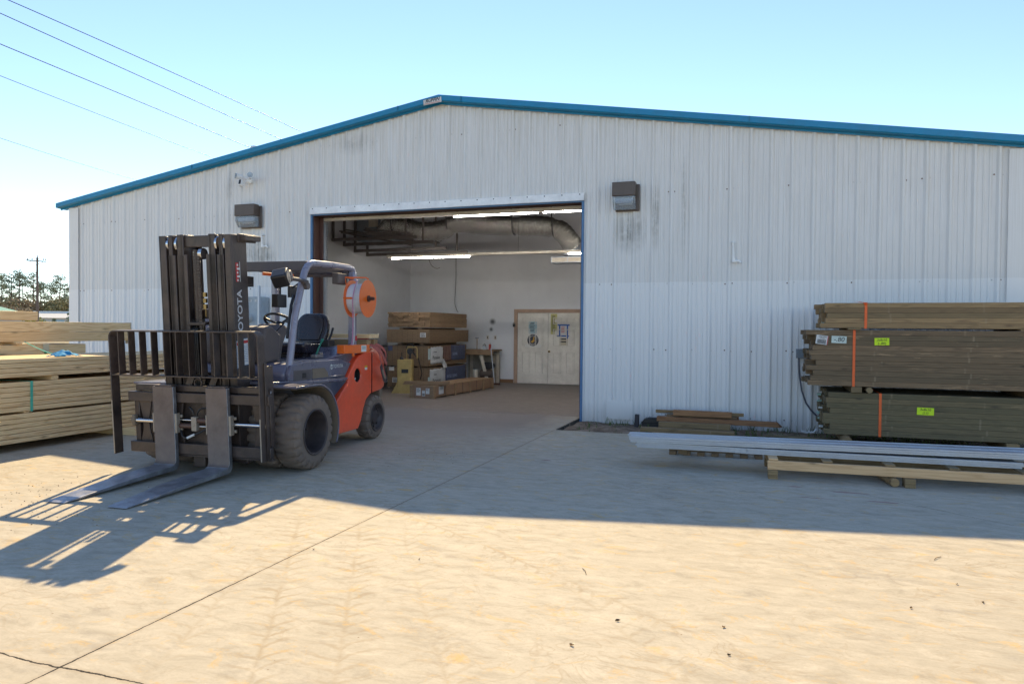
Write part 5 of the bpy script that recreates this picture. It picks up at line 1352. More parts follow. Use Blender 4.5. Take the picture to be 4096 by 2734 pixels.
# mirror behind the pillar, second lamp on the far side
q = MB(); q.bb(-.62, -.36, .40, .43, 1.84, 1.97); q.tube([(-.42, .42, 1.95), (-.42, .54, 2.02)], .01, 6); q.build("mirror", M_black, FL, bevel=.02, seg=3)
q = MB(); q.bb(-.66, -.52, -.40, -.24, 1.98, 2.10); q.tube([(-.58, -.3, 2.1), (-.56, -.3, 2.16)], .012, 6); q.build("interior_lamp", M_black, FL, bevel=.03, seg=3)
q = MB(); q.bb(-.19, -.02, .42, .50, 1.72, 1.86); q.tube([(-.12, .46, 1.86), (-.06, .50, 1.98)], .012, 6); q.build("front_lamp", M_black, FL, bevel=.02, seg=3)
q = MB(); q.tube([(-.20, .50, 1.38), (-.27, .505, 1.75), (-.33, .50, 1.86)], .018, 8); q.build("grab_handle", M_black, FL, smooth=50)
q = MB(); q.bb(-1.648, -1.598, .6052, .607, 1.34, 1.40); q.build("warning_sticker", M_red_ink, FL)

# ---- mast (tilted 4 degrees forward)
def MT(): return MB(T4)
YC = -.02
stages = [(.345, .425, 2.42, .0), (.245, .325, 2.425, .008), (.112, .228, 2.43, .016)]
for n_, (a, b_, top, xo) in enumerate(stages):
    nm = ("outer_mast", "middle_mast", "inner_mast")[n_]
    q = MT(); z0 = (.14, .18, .22)[n_]
    for s_ in (1, -1):
        y0, y1 = YC + a * s_, YC + b_ * s_
        web = y1 if n_ == 0 else (y0 + y1) / 2
        q.bb(.25 - xo, .49 - xo, web - .011 * s_ - .001, web + (.002 if n_ == 0 else .011) * s_, z0, top)
        q.bb(.468 - xo, .490 - xo, y0, y1 - .012 * s_ if n_ == 0 else y1, z0, top - (.0 if n_ == 0 else .20)); q.bb(.25 - xo, .272 - xo, y0, y1 - .012 * s_ if n_ == 0 else y1, z0, top)
        if n_: q.bb(.468 - xo, .490 - xo, y0 + .035 * s_, y1 - .005 * s_, z0, top - .0005)
    q.build(nm, M_fblk, FL, bevel=.004)
for s_ in (1, -1):
    for y_ in (.335, .235):
        q = MT(); q.cyl((.415, YC + s_ * (y_ - .012), 2.335), (.415, YC + s_ * (y_ + .012), 2.335), .078, 32); q.cyl((.415, YC + s_ * (y_ - .02), 2.335), (.415, YC + s_ * (y_ + .02), 2.335), .03, 14); q.build("mast_roller", M_steel, FL, bevel=.004, smooth=30)
for nm, zz, hh, xx in (("mast_crosshead", 2.36, .115, .42), ("mast_crossmember", 1.62, .10, .29), ("mast_crossmember", .95, .12, .29), ("mast_crossmember", .30, .20, .30)):
    q = MT(); w_ = .235 if nm == "mast_crosshead" else .34; q.bb(xx - .03, xx + .03, YC - w_, YC + w_, zz - hh / 2, zz + hh / 2); q.build(nm, M_fblk, FL, bevel=.006)
q = MT(); q.bb(.10, .36, YC + .426, YC + .50, 2.36, 2.415); q.bb(.10, .40, YC + .426, YC + .44, 2.345, 2.43); q.build("mast_top_bracket", M_fblk, FL, bevel=.006)
# lift cylinders, chain, hoses, sheave
q = MT(); q.cyl((.36, YC - .095, .3), (.36, YC - .095, 2.28), .042, 18); q.build("lift_cylinder", M_fblk, FL, smooth=40)
q = MT(); q.cyl((.30, YC + .115, .3), (.30, YC + .115, 2.20), .028, 14); q.build("lift_cylinder", M_fblk, FL, smooth=40)
q = MT(); q.cyl((.43, YC + .022, 2.235), (.43, YC + .062, 2.235), .058, 26); q.build("chain_sheave", M_steel, FL, bevel=.003, smooth=30)
q = MT()
for k in range(52): q.bb(.474, .484, YC + .012 - (.004 if k % 2 else 0), YC + .040 + (.004 if k % 2 else 0), .80 + k * .0275, .80 + k * .0275 + .022)
q.build("lift_chain", M_fblk, FL)
q = MT()
for k in range(3): q.bb(.44, .47, YC + .055, YC + .085, 1.68 + k * .06, 1.725 + k * .06)
q.cyl((.455, YC + .07, 1.60), (.455, YC + .07, 1.68), .006, 6); q.build("chain_anchor", simple("brass_nut", (.35, .25, .10), .4, .8), FL)
q = MT()
for k in range(4): y_ = YC - .10 + k * .021; q.tube([(.45, y_, .85), (.46, y_, 1.25), (.465, y_, 1.46), (.44, y_, 1.50), (.40, y_, 1.46), (.39, y_, 1.2)], .0095, 8)
q.build("hydraulic_hose", M_black, FL, smooth=60)
q = MT(); q.bb(.34, .50, YC - .12, YC + .085, 1.515, 1.545); q.build("hose_guard", M_fblk, FL, bevel=.004)
q = MT()
for k in range(46): q.sphere((.46, YC - .045, .9 + k * .03), .0045, 5)
q.build("grease_spots", M_steel, FL)
MATV = Matrix(((0, 1, 0), (0, 0, 1), (1, 0, 0)))        # text x -> up, y -> forward, faces +v
mr = T4.to_3x3() @ MATV
yo = YC + .4275
text("mast_lettering", "TOYOTA", .105, simple("pale_print", (.55, .55, .56), .5), FL, T4 @ Vector((.395, yo + .0012, 1.625)), mr, .0008, 0, 1.12, offset=.0015)
q = MT(); q.bb(.40, .44, yo, yo + .0015, 1.95, 2.14); q.build("red_decal", M_red_ink, FL)
q = MT()
for k in range(5): q.bb(.405 - .028 * (k % 2), .412 + .012, yo + .0016, yo + .0028, 1.955 + k * .038, 1.975 + k * .038)
q.bb(.372, .378, yo, yo + .0016, 1.95, 2.15); q.build("white_decal", M_paper, FL)
for (x0, x1, z0, z1) in ((.43, .48, 1.08, 1.36), (.29, .38, 1.10, 1.375)):
    q = MT(); q.bb(x0, x1, yo, yo + .0015, z0, z1); o = q.build("instruction_label", M_paper, FL)
    q = MT(); q.bb(x0 + .004, x1 - .004, yo + .0016, yo + .0024, z1 - .05, z1 - .02); q.build("red_heading", M_red_ink, o)
    q = MT()
    for k in range(10): q.bb(x0 + .01, x1 - .01 - (k % 3) * .01, yo + .0016, yo + .0024, z1 - .075 - k * .018, z1 - .071 - k * .018)
    q.bb(x0, x0 + .004, yo + .0016, yo + .0026, z0, z1); q.bb(x1 - .004, x1, yo + .0016, yo + .0026, z0, z1); q.bb(x0, x1, yo + .0016, yo + .0026, z0, z0 + .005); q.bb(x0, x1, yo + .0016, yo + .0026, z1 - .005, z1); q.build("print", M_blue, o)

# ---- carriage
q = MT(); q.bb(.545, .605, -.82, .835, .735, .835); q.bb(.50, .56, -.76, .80, .84, .905); q.build("upper_carriage_bar", M_fblk, FL, bevel=.006)
q = MT(); q.bb(.545, .605, -.82, .835, .205, .315); q.bb(.53, .58, -.45, .835, .175, .20); q.build("lower_carriage_bar", M_fblk, FL, bevel=.006)
q = MT(); q.bb(.50, .535, -.80, .82, .215, .76); q.build("carriage_back_plate", simple("carriage_shadow_plate", (.03, .026, .026), .6, dirt=.3), FL) if False else None
def waist(yc, w=.075):
    z = [.30, .36, .44, .50, .56, .64, .74]; o_ = [w, w * .8, w * .55, w * .5, w * .55, w * .8, w]
    L_ = [(yc - a, b_) for a, b_ in zip(o_, z)]; R_ = [(yc + a, b_) for a, b_ in zip(o_, z)][::-1]
    q = MT(); q.prism(L_ + R_, .53, .55, 'x'); q.build("carriage_web", M_fblk, FL, bevel=.005)
for y_ in (-.66, -.27, .10, .68): waist(y_)
q = MT(); q.bb(.50, .545, -.80, -.74, .3, .74); q.bb(.50, .545, .75, .81, .3, .74); q.bb(.46, .50, -.45, .42, .22, .80); q.build("carriage_frame", M_fblk, FL, bevel=.006)
for (a, b_) in ((-.76, -.47), (.43, .78)):
    q = MT(); q.cyl((.595, a, .535), (.595, b_, .535), .021, 20); q.build("shift_rod", M_steel, FL, smooth=40)
    q = MT(); yy = a if a < 0 else b_; q.bb(.56, .62, yy - .02, yy + .02, .48, .59); q.cyl((.595, yy - .025, .535), (.595, yy + .025, .535), .035, 16); q.build("rod_end", M_dust, FL, bevel=.012)
q = MT(); q.cyl((.60, -.22, .50), (.60, -.02, .50), .026, 18); q.build("positioner_cylinder", simple("brown_cylinder", (.10, .05, .035), .5), FL, smooth=40)
q = MT(); q.cyl((.60, -.02, .56), (.60, .15, .56), .026, 18); q.build("positioner_cylinder", bpy.data.materials["brown_cylinder"], FL, smooth=40)
q = MT(); q.cyl((.60, -.22, .56), (.60, -.03, .56), .010, 12); q.cyl((.60, .02, .50), (.60, .16, .50), .010, 12); q.build("positioner_rod", M_steel, FL, smooth=40)
M_bkt = simple("bracket_tan", (.36, .31, .25), .55, .3, dirt=.3)
q = MT(); q.bb(.585, .635, -.045, .015, .455, .60); q.cyl((.64, -.015, .52), (.63, -.015, .52), .014, 10); q.build("cylinder_clamp", M_bkt, FL, bevel=.006)
for yy in (-.212, .418, -.475, .154):
    q = MT(); q.bb(.60, .655, yy - .013, yy + .013, .43, .63); q.bb(.575, .60, yy - .03, yy + .03, .45, .48); q.bb(.575, .60, yy - .03, yy + .03, .58, .61); q.build("fork_bracket", M_bkt, FL, bevel=.005)
q = MT(); q.tube(cat([(.60, -.20, .45), (.63, -.15, .395), (.64, -.08, .385), (.64, .02, .43), (.60, .10, .47)], 6), .010, 8); q.build("hydraulic_hose", M_black, FL, smooth=60)
q = MT(); q.cyl((.648, -.085, .388), (.648, .0, .425), .0125, 12); q.build("hose_sleeve", M_paper, FL, smooth=40)
q = MT(); q.tube(cat([(.56, -.1, .68), (.60, -.08, .69), (.61, -.04, .66), (.61, -.03, .62)], 5), .009, 8); q.tube(cat([(.56, .12, .68), (.59, .05, .68), (.60, .01, .64), (.60, .0, .6)], 5), .009, 8); q.build("hydraulic_hose", M_black, FL, smooth=60)
q = MT(); q.torus((.53, -.02, .93), (1, 0, 0), .042, .011, 20, 8); q.build("lifting_eye", M_fblk, FL, smooth=60)
q = MT()
for yy in (-.16, .12): q.bar((.50, yy, .90), (.48, yy + .05, 1.04), .03, .06)
q.build("chain_lug", M_fblk, FL)
q = MT(); q.bb(.40, .53, -.12, .02, .06, .17); q.build("carriage_foot", M_fblk, FL, bevel=.01); q = MT(); q.bb(.42, .50, .25, .5, .12, .17); q.build("carriage_foot", M_fblk, FL, bevel=.01)

# ---- load backrest
bk = [(-.94, 1.40), (-.925, 1.445), (-.89, 1.468), (.765, 1.468), (.80, 1.445), (.815, 1.40)]
q = MT()
yl, yr = -.945, .80
q.bb(.585, .695, yl, yl + .014, .19, 1.40); q.bb(.585, .695, yr - .014, yr, .19, 1.40)
for cy, s_ in ((yl + .07, -1), (yr - .07, 1)):
    n = 6
    for i in range(n):
        a0, a1 = radians(90 * i / n), radians(90 * (i + 1) / n)
        P_ = []
        for a in (a0, a1):
            for r_ in (.07, .056): P_.append((cy + s_ * r_ * cos(a), 1.40 + r_ * sin(a)))
        q.prism([P_[0], P_[2], P_[3], P_[1]], .585, .695, 'x')
q.bb(.585, .695, yl + .07, yr - .07, 1.456, 1.470)
q.build("backrest_frame", M_fblk, FL, bevel=.002, seg=1)
q = MT(); q.bb(.6955, .699, yl + .001, yl + .013, .20, .75); q.build("worn_edge", M_bkt, FL)
q = MT(); q.bb(.6955, .699, yr - .013, yr - .001, .20, .62); q.build("worn_edge", M_bkt, FL)
q = MT(); q.bb(.590, .690, yl + .015, yr - .015, 1.006, 1.020); q.build("backrest_rail", M_fblk, FL, bevel=.002, seg=1)
for y_ in (-.835, -.705, -.57, -.43, -.285, -.14, .005, .15, .295, .44, .575, .69):
    q = MT(); q.bb(.60, .685, y_ - .005, y_ + .005, 1.021, 1.455); q.build("backrest_bar", M_fblk, FL)
q = MT(); q.bb(.46, .584, .78, .80, .30, 1.12); q.bb(.585, .62, .801, .815, .20, 1.16); q.build("backrest_gusset", M_fblk, FL, bevel=.003)
q = MT()
for z_ in (.86, .24): q.cyl((.53, .80, z_), (.53, .812, z_), .014, 6)
q.build("gusset_bolt", M_steel, FL)

# ---- forks
for yf in (-.345, .282):
    q = MT(); w2 = .123
    prf = [(.66, .905), (.612, .905), (.612, .14), (.622, .085), (.650, .060), (.70, .056), (1.93, .1005), (1.965, .106), (1.93, .113), (1.3, .118), (.72, .107), (.685, .118), (.665, .148)]
    q.prism(prf, yf - w2, yf + w2, 'y')
    for v_ in q.bm.verts:                       # taper the tips in plan
        if v_.co.x > 1.9: v_.co.y = yf + (v_.co.y - yf) * .80
    q.mi = 1
    for f in q.bm.faces:
        if f.calc_center_median().x > .69: f.material_index = 1
    q.build("fork", [M_fork, M_blade], FL, bevel=.006)
    q = MT(); q.bb(.60, .655, yf - .10, yf + .10, .906, .92); q.build("fork_hook", M_fork, FL, bevel=.004)

# ================================================================== THINGS RIDING ON THE FORKLIFT (own objects, same frame)
FLM = Matrix.Translation((8.788, -5.492, 0)) @ Matrix.Rotation(HD, 4, 'Z')
def onfl(name, label, cat_, loc, group=None): 
    P = FLM @ Vector(loc); return thing(name, label, cat_, P, HD, group)
t = onfl("strap_reel", "orange steel reel of white strapping on the forklift's rear pillar", "strap reel", (-1.52, .72, 1.875))
for y_ in (-.115, .10):
    q = MB(); q.cyl((0, y_ - .002, 0), (0, y_ + .002, 0), .238, 48); q.build("flange", M_orange, t, smooth=30)
q = MB(); q.lathe([(.06, -.11), (.185, -.11)] + [(.185 + .004 * (k % 2), -.105 + k * .0105) for k in range(20)] + [(.185, .096), (.06, .096)], (0, 0, 0), (0, 1, 0), 40); q.build("strapping_coil", simple("white_strapping", (.66, .66, .68), .4), t, smooth=20)
q = MB(); q.cyl((0, -.16, 0), (0, .19, 0), .016, 14)
for k in range(6): q.torus((0, .115 + k * .012, 0), (0, 1, 0), .02, .004, 14, 6)
q.cyl((0, .103, 0), (0, .12, 0), .04, 16); q.build("spindle", M_rust, t, smooth=40)
q = MB(); q.tube([(.13, -.13, .14), (.17, -.13, .26), (.06, .10, .262), (.02, .115, .245)], .009, 6); q.tube([(.17, -.13, .26), (.03, -.08, .25)], .009, 6); q.tube([(.20, -.02, 0), (.20, -.13, .0), (0, -.16, 0)], .012, 6); q.build("guide_bracket", M_orange, t, smooth=40)
def tape(pts): q = MB(); q.strip(cat(pts, 6), .014, .0015, (.2, 1, 0)); return q
pts_ = [(.02, .02, .245), (.13, .02, .21), (.195, .01, .0), (.17, .0, -.20), (.12, -.03, -.5), (.15, -.05, -.62), (.26, -.10, -.70), (.36, -.16, -.72), (.44, -.20, -.725)]
q = tape(pts_); q.build("strap_tail", bpy.data.materials["white_strapping"], t)
q = tape([(a + (.02 if 1 < i < 6 else 0), b_ - .01, c_) for i, (a, b_, c_) in enumerate(pts_)]); q.build("strap_tail", simple("pink_edge", (.55, .25, .40), .5), t)
t = onfl("strap_tray", "orange metal strapping tray with a faded sticker below the reel", "tray", (-1.50, .65, 1.185))
q = MB(); q.prism([(.28, -.10), (.28, .0), (.10, .065), (-.29, .065), (-.29, -.10)], 0, .105, 'z'); q.build("tray", M_orange, t, bevel=.004)
q = MB(); q.bb(-.19, -.05, .0655, .067, .015, .095); o = q.build("sticker", M_paper, t); q = MB(); q.bb(-.17, -.07, .0672, .068, .045, .085); q.build("picture", simple("faded_print", (.42, .48, .45), .6), o)
q = MB(); q.bb(.10, .155, .04, .05, -.04, -.001); q.build("tab", M_orange, t)
# strapping tensioner on the hood
t = onfl("strap_tensioner", "strap tensioning tool with green handle on the grey hood", "strapping tool", (-.94, .44, 1.14))
q = MB(); q.bb(-.09, .09, -.035, .035, 0, .04); q.bb(-.09, -.02, -.03, .03, .041, .065); q.build("body", simple("tool_cast", (.30, .27, .26), .45, .6), t, bevel=.006)
q = MB(); q.tube([(.02, 0, .04), (-.04, .0, .12), (-.11, 0, .20)], .010, 8); q.cyl((-.10, 0, .19), (-.13, 0, .22), .016, 10); q.build("handle", simple("green_grip", (.02, .18, .11), .5), t, smooth=50)
# timber offcuts across the top of the counterweight
for k, (x_, z_, w_, L_, lb) in enumerate(((-1.95, 1.268, .12, 1.15, "front lower offcut on the forklift's rear hood"), (-2.15, 1.268, .12, 1.1, "rear lower offcut on the forklift's rear hood"), (-1.98, 1.355, .13, 1.2, "front upper plank on the forklift's rear hood"), (-2.16, 1.355, .13, 1.12, "rear upper plank on the forklift's rear hood"))):
    t = onfl("offcut", lb, "timber offcut", (x_, .05 + .03 * (k % 2), z_), "timber offcuts carried on the forklift"); q = MB(); q.box((0, 0, .04), (L_, w_, .078 if k < 2 else .055)); o = q.build("timber", M_pine if k > 1 else M_dkA, t, bevel=.005); o.rotation_euler = (0, 0, pi / 2)
# webbing slings hanging over the rear corner
t = onfl("lifting_sling", "faded red webbing slings draped over the forklift's rear corner", "sling", (-2.16, .605, 1.25))
M_sling = simple("faded_webbing", (.42, .10, .075), .85, dirt=.3, dirtcol=(.22, .12, .10)); M_slingd = simple("dark_webbing", (.05, .03, .035), .8)
for k, (pp, wd, mt, nm) in enumerate(((cat([(.25, -.15, .01), (.18, .02, .03), (.10, .13, -.05), (.0, .15, -.17), (-.12, .13, -.24), (-.22, .06, -.22), (-.27, -.02, -.10), (-.20, -.08, .02), (.02, -.12, .02)], 7), .055, M_sling, "sling_loop"),
    (cat([(.30, -.1, .015), (.24, .04, .025), (.17, .14, -.06), (.12, .155, -.20), (.06, .15, -.30), (-.02, .14, -.38), (-.10, .12, -.42)], 7), .04, M_sling, "sling_loop"),
    (cat([(.10, -.1, .02), (.02, .04, .03), (-.10, .10, -.05), (-.20, .08, -.16), (-.27, .0, -.30), (-.24, .05, -.40), (-.12, .11, -.44)], 7), .05, M_sling, "sling_loop"),
    (cat([(.13, .160, -.24), (.09, .162, -.34), (.0, .155, -.45), (-.12, .13, -.46)], 6), .085, M_slingd, "sling_sleeve"),
    (cat([(.10, .167, -.30), (.05, .165, -.38), (-.02, .158, -.43)], 5), .05, M_dust, "worn_patch"))):
    q = MB(); q.strip(pp, wd, .006, (.75, .1, -.5) if k in (0, 2) else (.8, .1, -.35)); q.build(nm, mt, t, smooth=60)
t = onfl("glove", "crumpled blue and red cloth beside the driver's floor", "cloth", (-1.02, -.32, 1.16))
q = MB(); q.sphere((0, 0, .05), .15, 16, (1, .8, .75)); 
for v_ in q.bm.verts: v_.co += Vector((1, 1, 1)) * .03 * mnoise.noise(v_.co * 12)
for f in q.bm.faces: f.material_index = 1 if mnoise.noise(f.calc_center_median() * 7) > .05 else 0
q.build("cloth", [simple("navy_cloth", (.03, .05, .25), .8), simple("red_cloth", (.30, .03, .03), .8)], t)
t = thing("hose_reel", "dark red hose reel just showing above the planks behind the seat", "hose reel", (6.55, .9, 1.0))
for y_ in (-.09, .09): q = MB(); q.cyl((0, y_ - .006, 0), (0, y_ + .006, 0), .30, 36); q.build("flange", simple("red_reel_paint", (.28, .03, .025), .5), t, smooth=30)
q = MB(); q.cyl((0, -.083, 0), (0, .083, 0), .2, 28); q.build("hose", M_black, t, smooth=30)
for x_ in (-.28, .28): q = MB(); q.bar((x_, .13, -.999), (0, .13, 0), .04, .04, (0, 1, 0)); q.bar((x_, -.13, -.999), (0, -.13, 0), .04, .04, (0, 1, 0)); q.build("stand", M_black, t)
# ================================================================== BACKGROUND LEFT
M_polew = wood("pole_wood", (.20, .15, .12), (.12, .08, .06), tint=.1)
def px_at(px, py, depth):
    return CAM + (fw2 + RT * ((px - 2048) / 2865.84) + UP * ((1367 - py) / 2865.84)) * depth
base = px_at(150, 1322, 99); 
t = thing("utility_pole", "wooden utility pole with one crossarm beyond the lumber", "utility pole", (base.x, base.y, -.14))
q = MB(); q.cyl((0, 0, 0), (0, 0, 11.0), .20, 16, .13); q.build("pole", M_polew, t, smooth=40)
ax = RT.copy(); ax.z = 0; ax.normalize(); pv = Vector((ax.x * .97 - ax.y * .24, ax.y * .97 + ax.x * .24, 0))
q = MB(); q.bar(Vector((0, -.1, 10.55)) - pv * 1.25, Vector((0, -.1, 10.45)) + pv * 1.15, .12, .14); q.build("crossarm", M_polew, t)
q = MB(); q.bar(Vector((0, -.12, 9.95)), Vector((0, -.12, 10.45)) - pv * .8, .05, .05); q.bar(Vector((0, -.12, 9.95)), Vector((0, -.12, 10.42)) + pv * .8, .05, .05); q.build("brace", M_greybox, t)
INS = []
for d_ in (-1.1, -.55, .85, 1.1):
    p_ = Vector((0, -.1, 10.62)) + pv * d_; q = MB(); q.cyl(p_, p_ + Vector((0, 0, .22)), .07, 10, .05); q.build("insulator", M_bronze, t); INS.append(p_ + Vector((0, 0, .22)))
q = MB(); q.cyl((0, 0, 11.0), (0.05, 0, 11.25), .06, 10); q.build("insulator", M_bronze, t); INS.append(Vector((0, 0, 11.25)))
M_wire = simple("power_wire", (.06, .08, .11), .4, .3)
def wire(label, A, B, sag, r=.012, group="power lines", n=24):
    A, B = Vector(A), Vector(B); m_ = (A + B) / 2; t = thing("power_line", label, "power line", m_, 0, group)
    pts = [A + (B - A) * (i / n) - Vector((0, 0, 4 * sag * (i / n) * (1 - i / n))) - m_ for i in range(n + 1)]
    q = MB(); q.tube(pts, r, 6); q.build("wire", M_wire, t); return t
Tp = t.location
for k, p_ in enumerate(INS[:1] + INS[2:3] + INS[4:5]):
    W_ = Tp + p_
    wire(("lowest", "middle", "top")[k] + " thin wire from the far pole out to the left", W_, W_ + Vector((-55, -22, -1)), 1.0, .016)
    wire(("lowest", "middle", "top")[k] + " thin wire from the far pole to the right behind the warehouse", W_, W_ + Vector((60, 32, -1.5)), 1.0, .016)
W_ = Tp + Vector((.1, -.1, 9.2)); wire("faint lower wire from the far pole to the left", W_, W_ + Vector((-55, -22, -1)), 1.0, .010); wire("faint lower wire from the far pole to the right", W_, W_ + Vector((60, 32, -1.5)), 1.0, .010)
# five lines crossing the upper left sky: near end high over the lumber yard, far end behind the roof
LB = ["highest power line crossing the upper left sky", "second power line from the top of the sky", "third power line from the top of the sky", "fourth power line from the top, thinner", "lowest twisted cable ending near the roof corner"]
for k, (y0, x1, y1, xm, ym, r_) in enumerate(((-14, 1218, 533, 640, 268, .016), (53, 1130, 560, 560, 305, .016), (176, 1010, 594, 500, 383, .016), (303, 865, 635, 430, 471, .011), (552, 560, 723, 280, 642, .009))):
    d0, d1 = 24.0, 40.0
    A = px_at(0, y0, d0); B = px_at(x1, y1, d1)
    A2 = A + (A - B) * 1.6; B2 = B + (B - A) * .9; n = 40
    C_ = px_at(xm, ym, 2 / (1 / d0 + 1 / d1) if False else 1 / ((1 - xm / x1) / d0 + (xm / x1) / d1))
    f = ((C_ - A).length) / (B - A).length; sg = ((A + (B - A) * f) - C_).z; kk = sg / max(1e-3, f * (1 - f))
    t = thing("power_line", LB[k], "power line", A, 0, "power lines"); q = MB()
    pts = [A2 - A + (B2 - A2) * (i / n) for i in range(n + 1)]
    L2 = (B - A).length; dr = (B - A).normalized()
    pts = [p - Vector((0, 0, kk * (p.dot(dr) / L2) * (1 - p.dot(dr) / L2))) for p in pts]
    q.tube(pts, r_, 6); q.build("wire", M_wire, t)
# ---- trees
b = NB("pine_needles"); v = b.obj(); M_needle = b.set(Base_Color=b.mix(b.ramp(b.noise(v, .9, 3), [(.35, 0), (.65, 1)]), (.17, .22, .15), (.30, .34, .23)), Roughness=.8)  # needle greens are paled so the colour stands in for distance haze
b = NB("brush_leaves"); v = b.obj(); rn = b.n('ObjectInfo').outputs['Random']
M_brush = b.set(Base_Color=b.mix(b.ramp(b.noise(v, .7, 4), [(.35, 0), (.62, 1)]), b.mix(rn, (.13, .15, .06), (.22, .18, .10)), b.mix(rn, (.32, .28, .13), (.42, .31, .20))), Roughness=.9)
M_bark = simple("pine_bark", (.13, .085, .06), .9)
M_yb = simple("yellow_shrub", (.30, .30, .04), .8)
def leaves(q, c, R, n, s, rnd, flat=.6, up_=.0):
    for _ in range(n):
        while True:
            d_ = Vector((rnd.uniform(-1, 1), rnd.uniform(-1, 1), rnd.uniform(-1, 1)))
            if d_.length < 1: break
        p = c + Vector((d_.x * R, d_.y * R, d_.z * R * flat)); a = Vector((rnd.gauss(0, 1), rnd.gauss(0, 1), rnd.gauss(0, .6))).normalized() * s * rnd.uniform(.5, 1.2); b_ = a.cross(Vector((rnd.gauss(0, 1), rnd.gauss(0, 1), rnd.gauss(0, 1)))).normalized() * s * rnd.uniform(.4, .9)
        q.quad(p - a - b_ * .5, p + a - b_, p + a * .6 + b_, p - a * .7 + b_)
def pine(seed, H):
    rnd = random.Random(seed); T = MB(); Cr = MB()
    lean = Vector((rnd.uniform(-.04, .04), rnd.uniform(-.04, .04), 1)); tp = [lean * (H * f) for f in (0, .3, .6, .85, 1)]
    T.tube(tp, [.22, .18, .13, .08, .03], 8)
    for k in range(15):
        f = rnd.uniform(.42, 1.0) ** .8; p = lean * (H * f); a = rnd.uniform(0, 2 * pi); L = (1.15 - f) * H * .24 * rnd.uniform(.5, 1.3) + .5
        e = p + Vector((cos(a) * L, sin(a) * L, rnd.uniform(-.1, .5) * L)); T.tube([p, (p + e) / 2 + Vector((0, 0, .15)), e], [.07, .05, .02], 5)
        for j in range(2): leaves(Cr, e + Vector((rnd.gauss(0, .35), rnd.gauss(0, .35), rnd.gauss(.1, .25))), rnd.uniform(.5, .95), 34, .13, rnd, .5)
    leaves(Cr, lean * H, 1.0, 80, .15, rnd, .7)
    return T, Cr
def bush(seed, R, H):
    rnd = random.Random(seed); T = MB(); Cr = MB()
    for k in range(6): a = rnd.uniform(0, 6.3); T.tube([(0, 0, 0), (cos(a) * R * .3, sin(a) * R * .3, H * .5), (cos(a) * R * .6, sin(a) * R * .6, H * .85)], [.14, .08, .03], 6)
    for k in range(26):
        a = rnd.uniform(0, 6.3); rr_ = R * sqrt(rnd.random()); z_ = H * (.15 + .85 * rnd.random() * (1 - .35 * (rr_ / R) ** 2)); leaves(Cr, Vector((cos(a) * rr_, sin(a) * rr_, z_)), rnd.uniform(.9, 1.6), 60, .22, rnd, .75)
    return T, Cr
def make_tree(kind, seed, *a):
    t = thing("pine_tree" if kind == 'p' else "bush", "x", "tree"); T, Cr = (pine if kind == 'p' else bush)(seed, *a)
    T.build("trunk", M_bark, t); Cr.build("crown", M_needle if kind == 'p' else M_brush, t, recalc=False); return t
protos = [make_tree('p', s_, 12.0) for s_ in (1, 2, 3, 4)]
bprotos = [make_tree('b', s_, 3.2, 6.5) for s_ in (5, 6, 7)]
rp = random.Random(12)
def place_tree(pr, px, ytop, D, H0, label, cat_, grp, used=set()):
    D *= 1.55
    g_ = px_at(px, 1300, D); H = 1.5 + (1300 - ytop) / 2865.84 * D
    if pr.name in used: o = copy_tree(pr)
    else: o = pr; used.add(pr.name)
    o.location = (g_.x, g_.y, -.1); k = H / H0; o.scale = (k * rp.uniform(.85, 1.1), k * rp.uniform(.85, 1.1), k); o.rotation_euler = (0, 0, rp.uniform(0, 6.2)); tag(o, label, cat_, grp)
PG = "tall pines beyond the road"
WH_ = ["at the very left edge of the picture", "second from the left edge", "third from the left, in the dense clump", "tallest one left of the utility pole", "leaning one right of the tallest", "slim one just left of the utility pole", "short one right behind the utility pole", "first right of the utility pole", "slim one midway between pole and wall", "tallest one right of the pole, near the wall", "one beside the warehouse corner", "one half hidden by the warehouse corner"]
for k, (px, yt, D) in enumerate(((-20, 1100, 150), (12, 1092, 155), (42, 1098, 150), (74, 1078, 150), (96, 1100, 160), (133, 1088, 155), (165, 1124, 160), (182, 1130, 170), (205, 1125, 165), (232, 1096, 155), (262, 1128, 160), (284, 1142, 165))):
    place_tree(protos[k % 4], px, yt, D, 12.6, "tall thin pine, " + WH_[k], "pine tree", PG)
BG = "low trees and brush beyond the road"; BL = ["leftmost", "left", "left middle", "middle", "under the pole", "right of the pole", "right middle", "right", "rightmost by the wall", "rear left", "rear middle", "rear right", "rear far right"]
for k, (px, yt, D) in enumerate(((-15, 1185, 140), (25, 1190, 142), (62, 1200, 138), (98, 1180, 145), (135, 1190, 148), (172, 1185, 145), (207, 1190, 142), (240, 1180, 145), (272, 1170, 145), (10, 1160, 175), (90, 1170, 178), (195, 1165, 178), (262, 1160, 175))):
    place_tree(bprotos[k % 3], px, yt, D, 7.2, BL[k] + " rounded brushy tree in the background thicket", "tree", BG)
t = thing("shrub", "bright yellow-green shrub at the foot of the utility pole", "shrub", px_at(132, 1305, 120) * 1.0); t.location.z = 0
q = MB(); leaves(q, Vector((0, 0, 1.6)), 2.0, 700, .16, rp, .7); q.build("crown", M_yb, t, recalc=False); q = MB(); q.cyl((0, 0, 0), (0, 0, 1.2), .1, 8); q.build("trunk", M_bark, t)
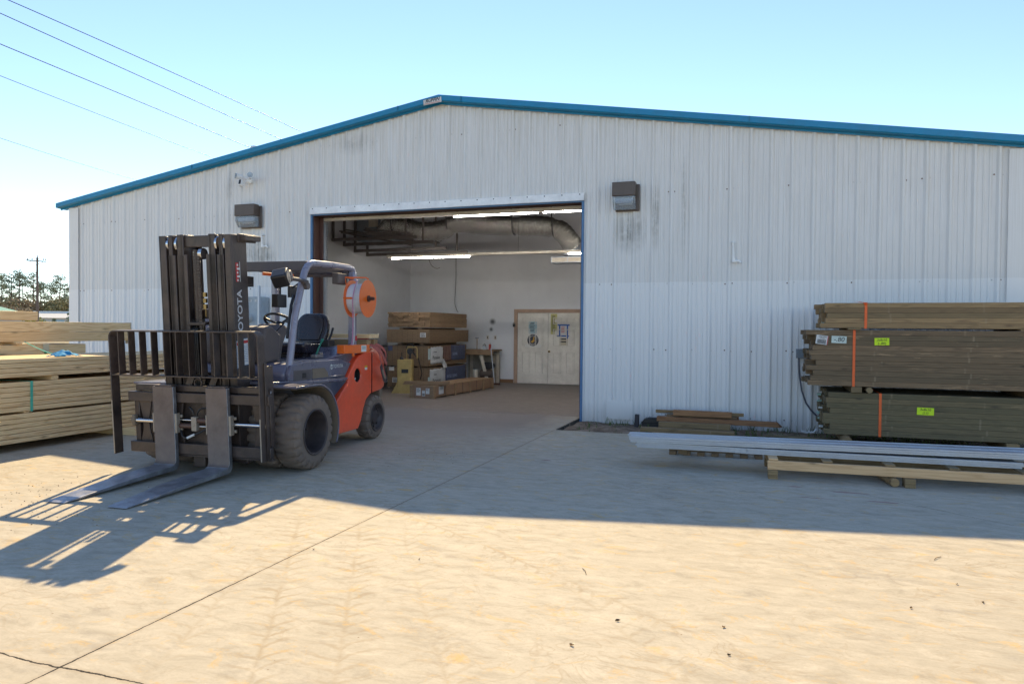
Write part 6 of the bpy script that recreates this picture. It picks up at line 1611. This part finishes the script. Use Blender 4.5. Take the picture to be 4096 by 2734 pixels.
for k, (px, h_) in enumerate(((217, 2.6), (270, 2.0), (279, 4.2))):
    P = px_at(px, 1300, 105); t = thing("shrub", ("small conifer before the pale store front", "low conifer near the warehouse corner", "taller conifer at the warehouse corner")[k], "shrub", (P.x, P.y, 0)); q = MB()
    for j in range(6): leaves(q, Vector((0, 0, h_ * (.2 + .14 * j))), .8 * (1 - j * .14), 60, .13, rp, .6)
    q.build("crown", M_needle, t, recalc=False); q = MB(); q.cyl((0, 0, 0), (0, 0, h_ * .5), .06, 8); q.build("trunk", M_bark, t)
# low store with hip roof, right of the pole
A = px_at(60, 1300, 200); B = px_at(283, 1300, 200); dirb = (B - A); dirb.z = 0; Lb = dirb.length; rzb = atan2(dirb.y, dirb.x)
t = thing("store_building", "low pale store with light hipped metal roof beyond the lumber", "building", (A.x, A.y, 0), rzb)
q = MB(); q.bb(.8, Lb - .8, .8, 12, 0, 3.6); q.build("wall", simple("pale_stucco", (.62, .57, .52), .8), t)
q = MB(); z0, z1 = 3.6, 5.2; c0 = [q._v(p) for p in ((0, 0, z0), (Lb, 0, z0), (Lb, 12.8, z0), (0, 12.8, z0), (3.5, 6.4, z1), (Lb - 2.2, 6.4, z1))]
for f in ((0, 1, 5, 4), (1, 2, 5), (2, 3, 4, 5), (3, 0, 4), (0, 3, 2, 1)): q.bm.faces.new([c0[i] for i in f])
q.build("roof", simple("pale_metal_roof", (.66, .64, .58), .5), t); q = MB(); q.bb(1, Lb - 2.4, 6.2, 6.6, 5.0, 5.6); q.build("ridge_vent", M_galv, t)
q = MB(); q.bb(6.9, 8.0, .70, .79, 2.2, 2.9); o = q.build("sign_panel", M_blue, t); text("lettering", "Cogni", .38, M_paper, o, (7.45, .69, 2.55), (pi / 2, 0, 0), .01)
q = MB(); q.bb(10.2, 13.3, .74, .79, 1.9, 3.1); q.build("window", simple("pale_blue_glass", (.30, .45, .55), .2), t)
A = px_at(-75, 1300, 120); t = thing("shed_roof", "green metal shed roof just showing at the left edge", "shed", (A.x, A.y, 0), rzb)
q = MB(); q.bb(-5, 3.3, 0, 6, 0, 3.5); q.build("wall", simple("pale_shed", (.5, .48, .44), .8), t); q = MB(); q.prism([(-8, 3.45), (3.9, 3.45), (-2, 4.9)], -.4, 6.4, 'y'); q.build("roof", simple("green_roof", (.02, .22, .15), .5), t)
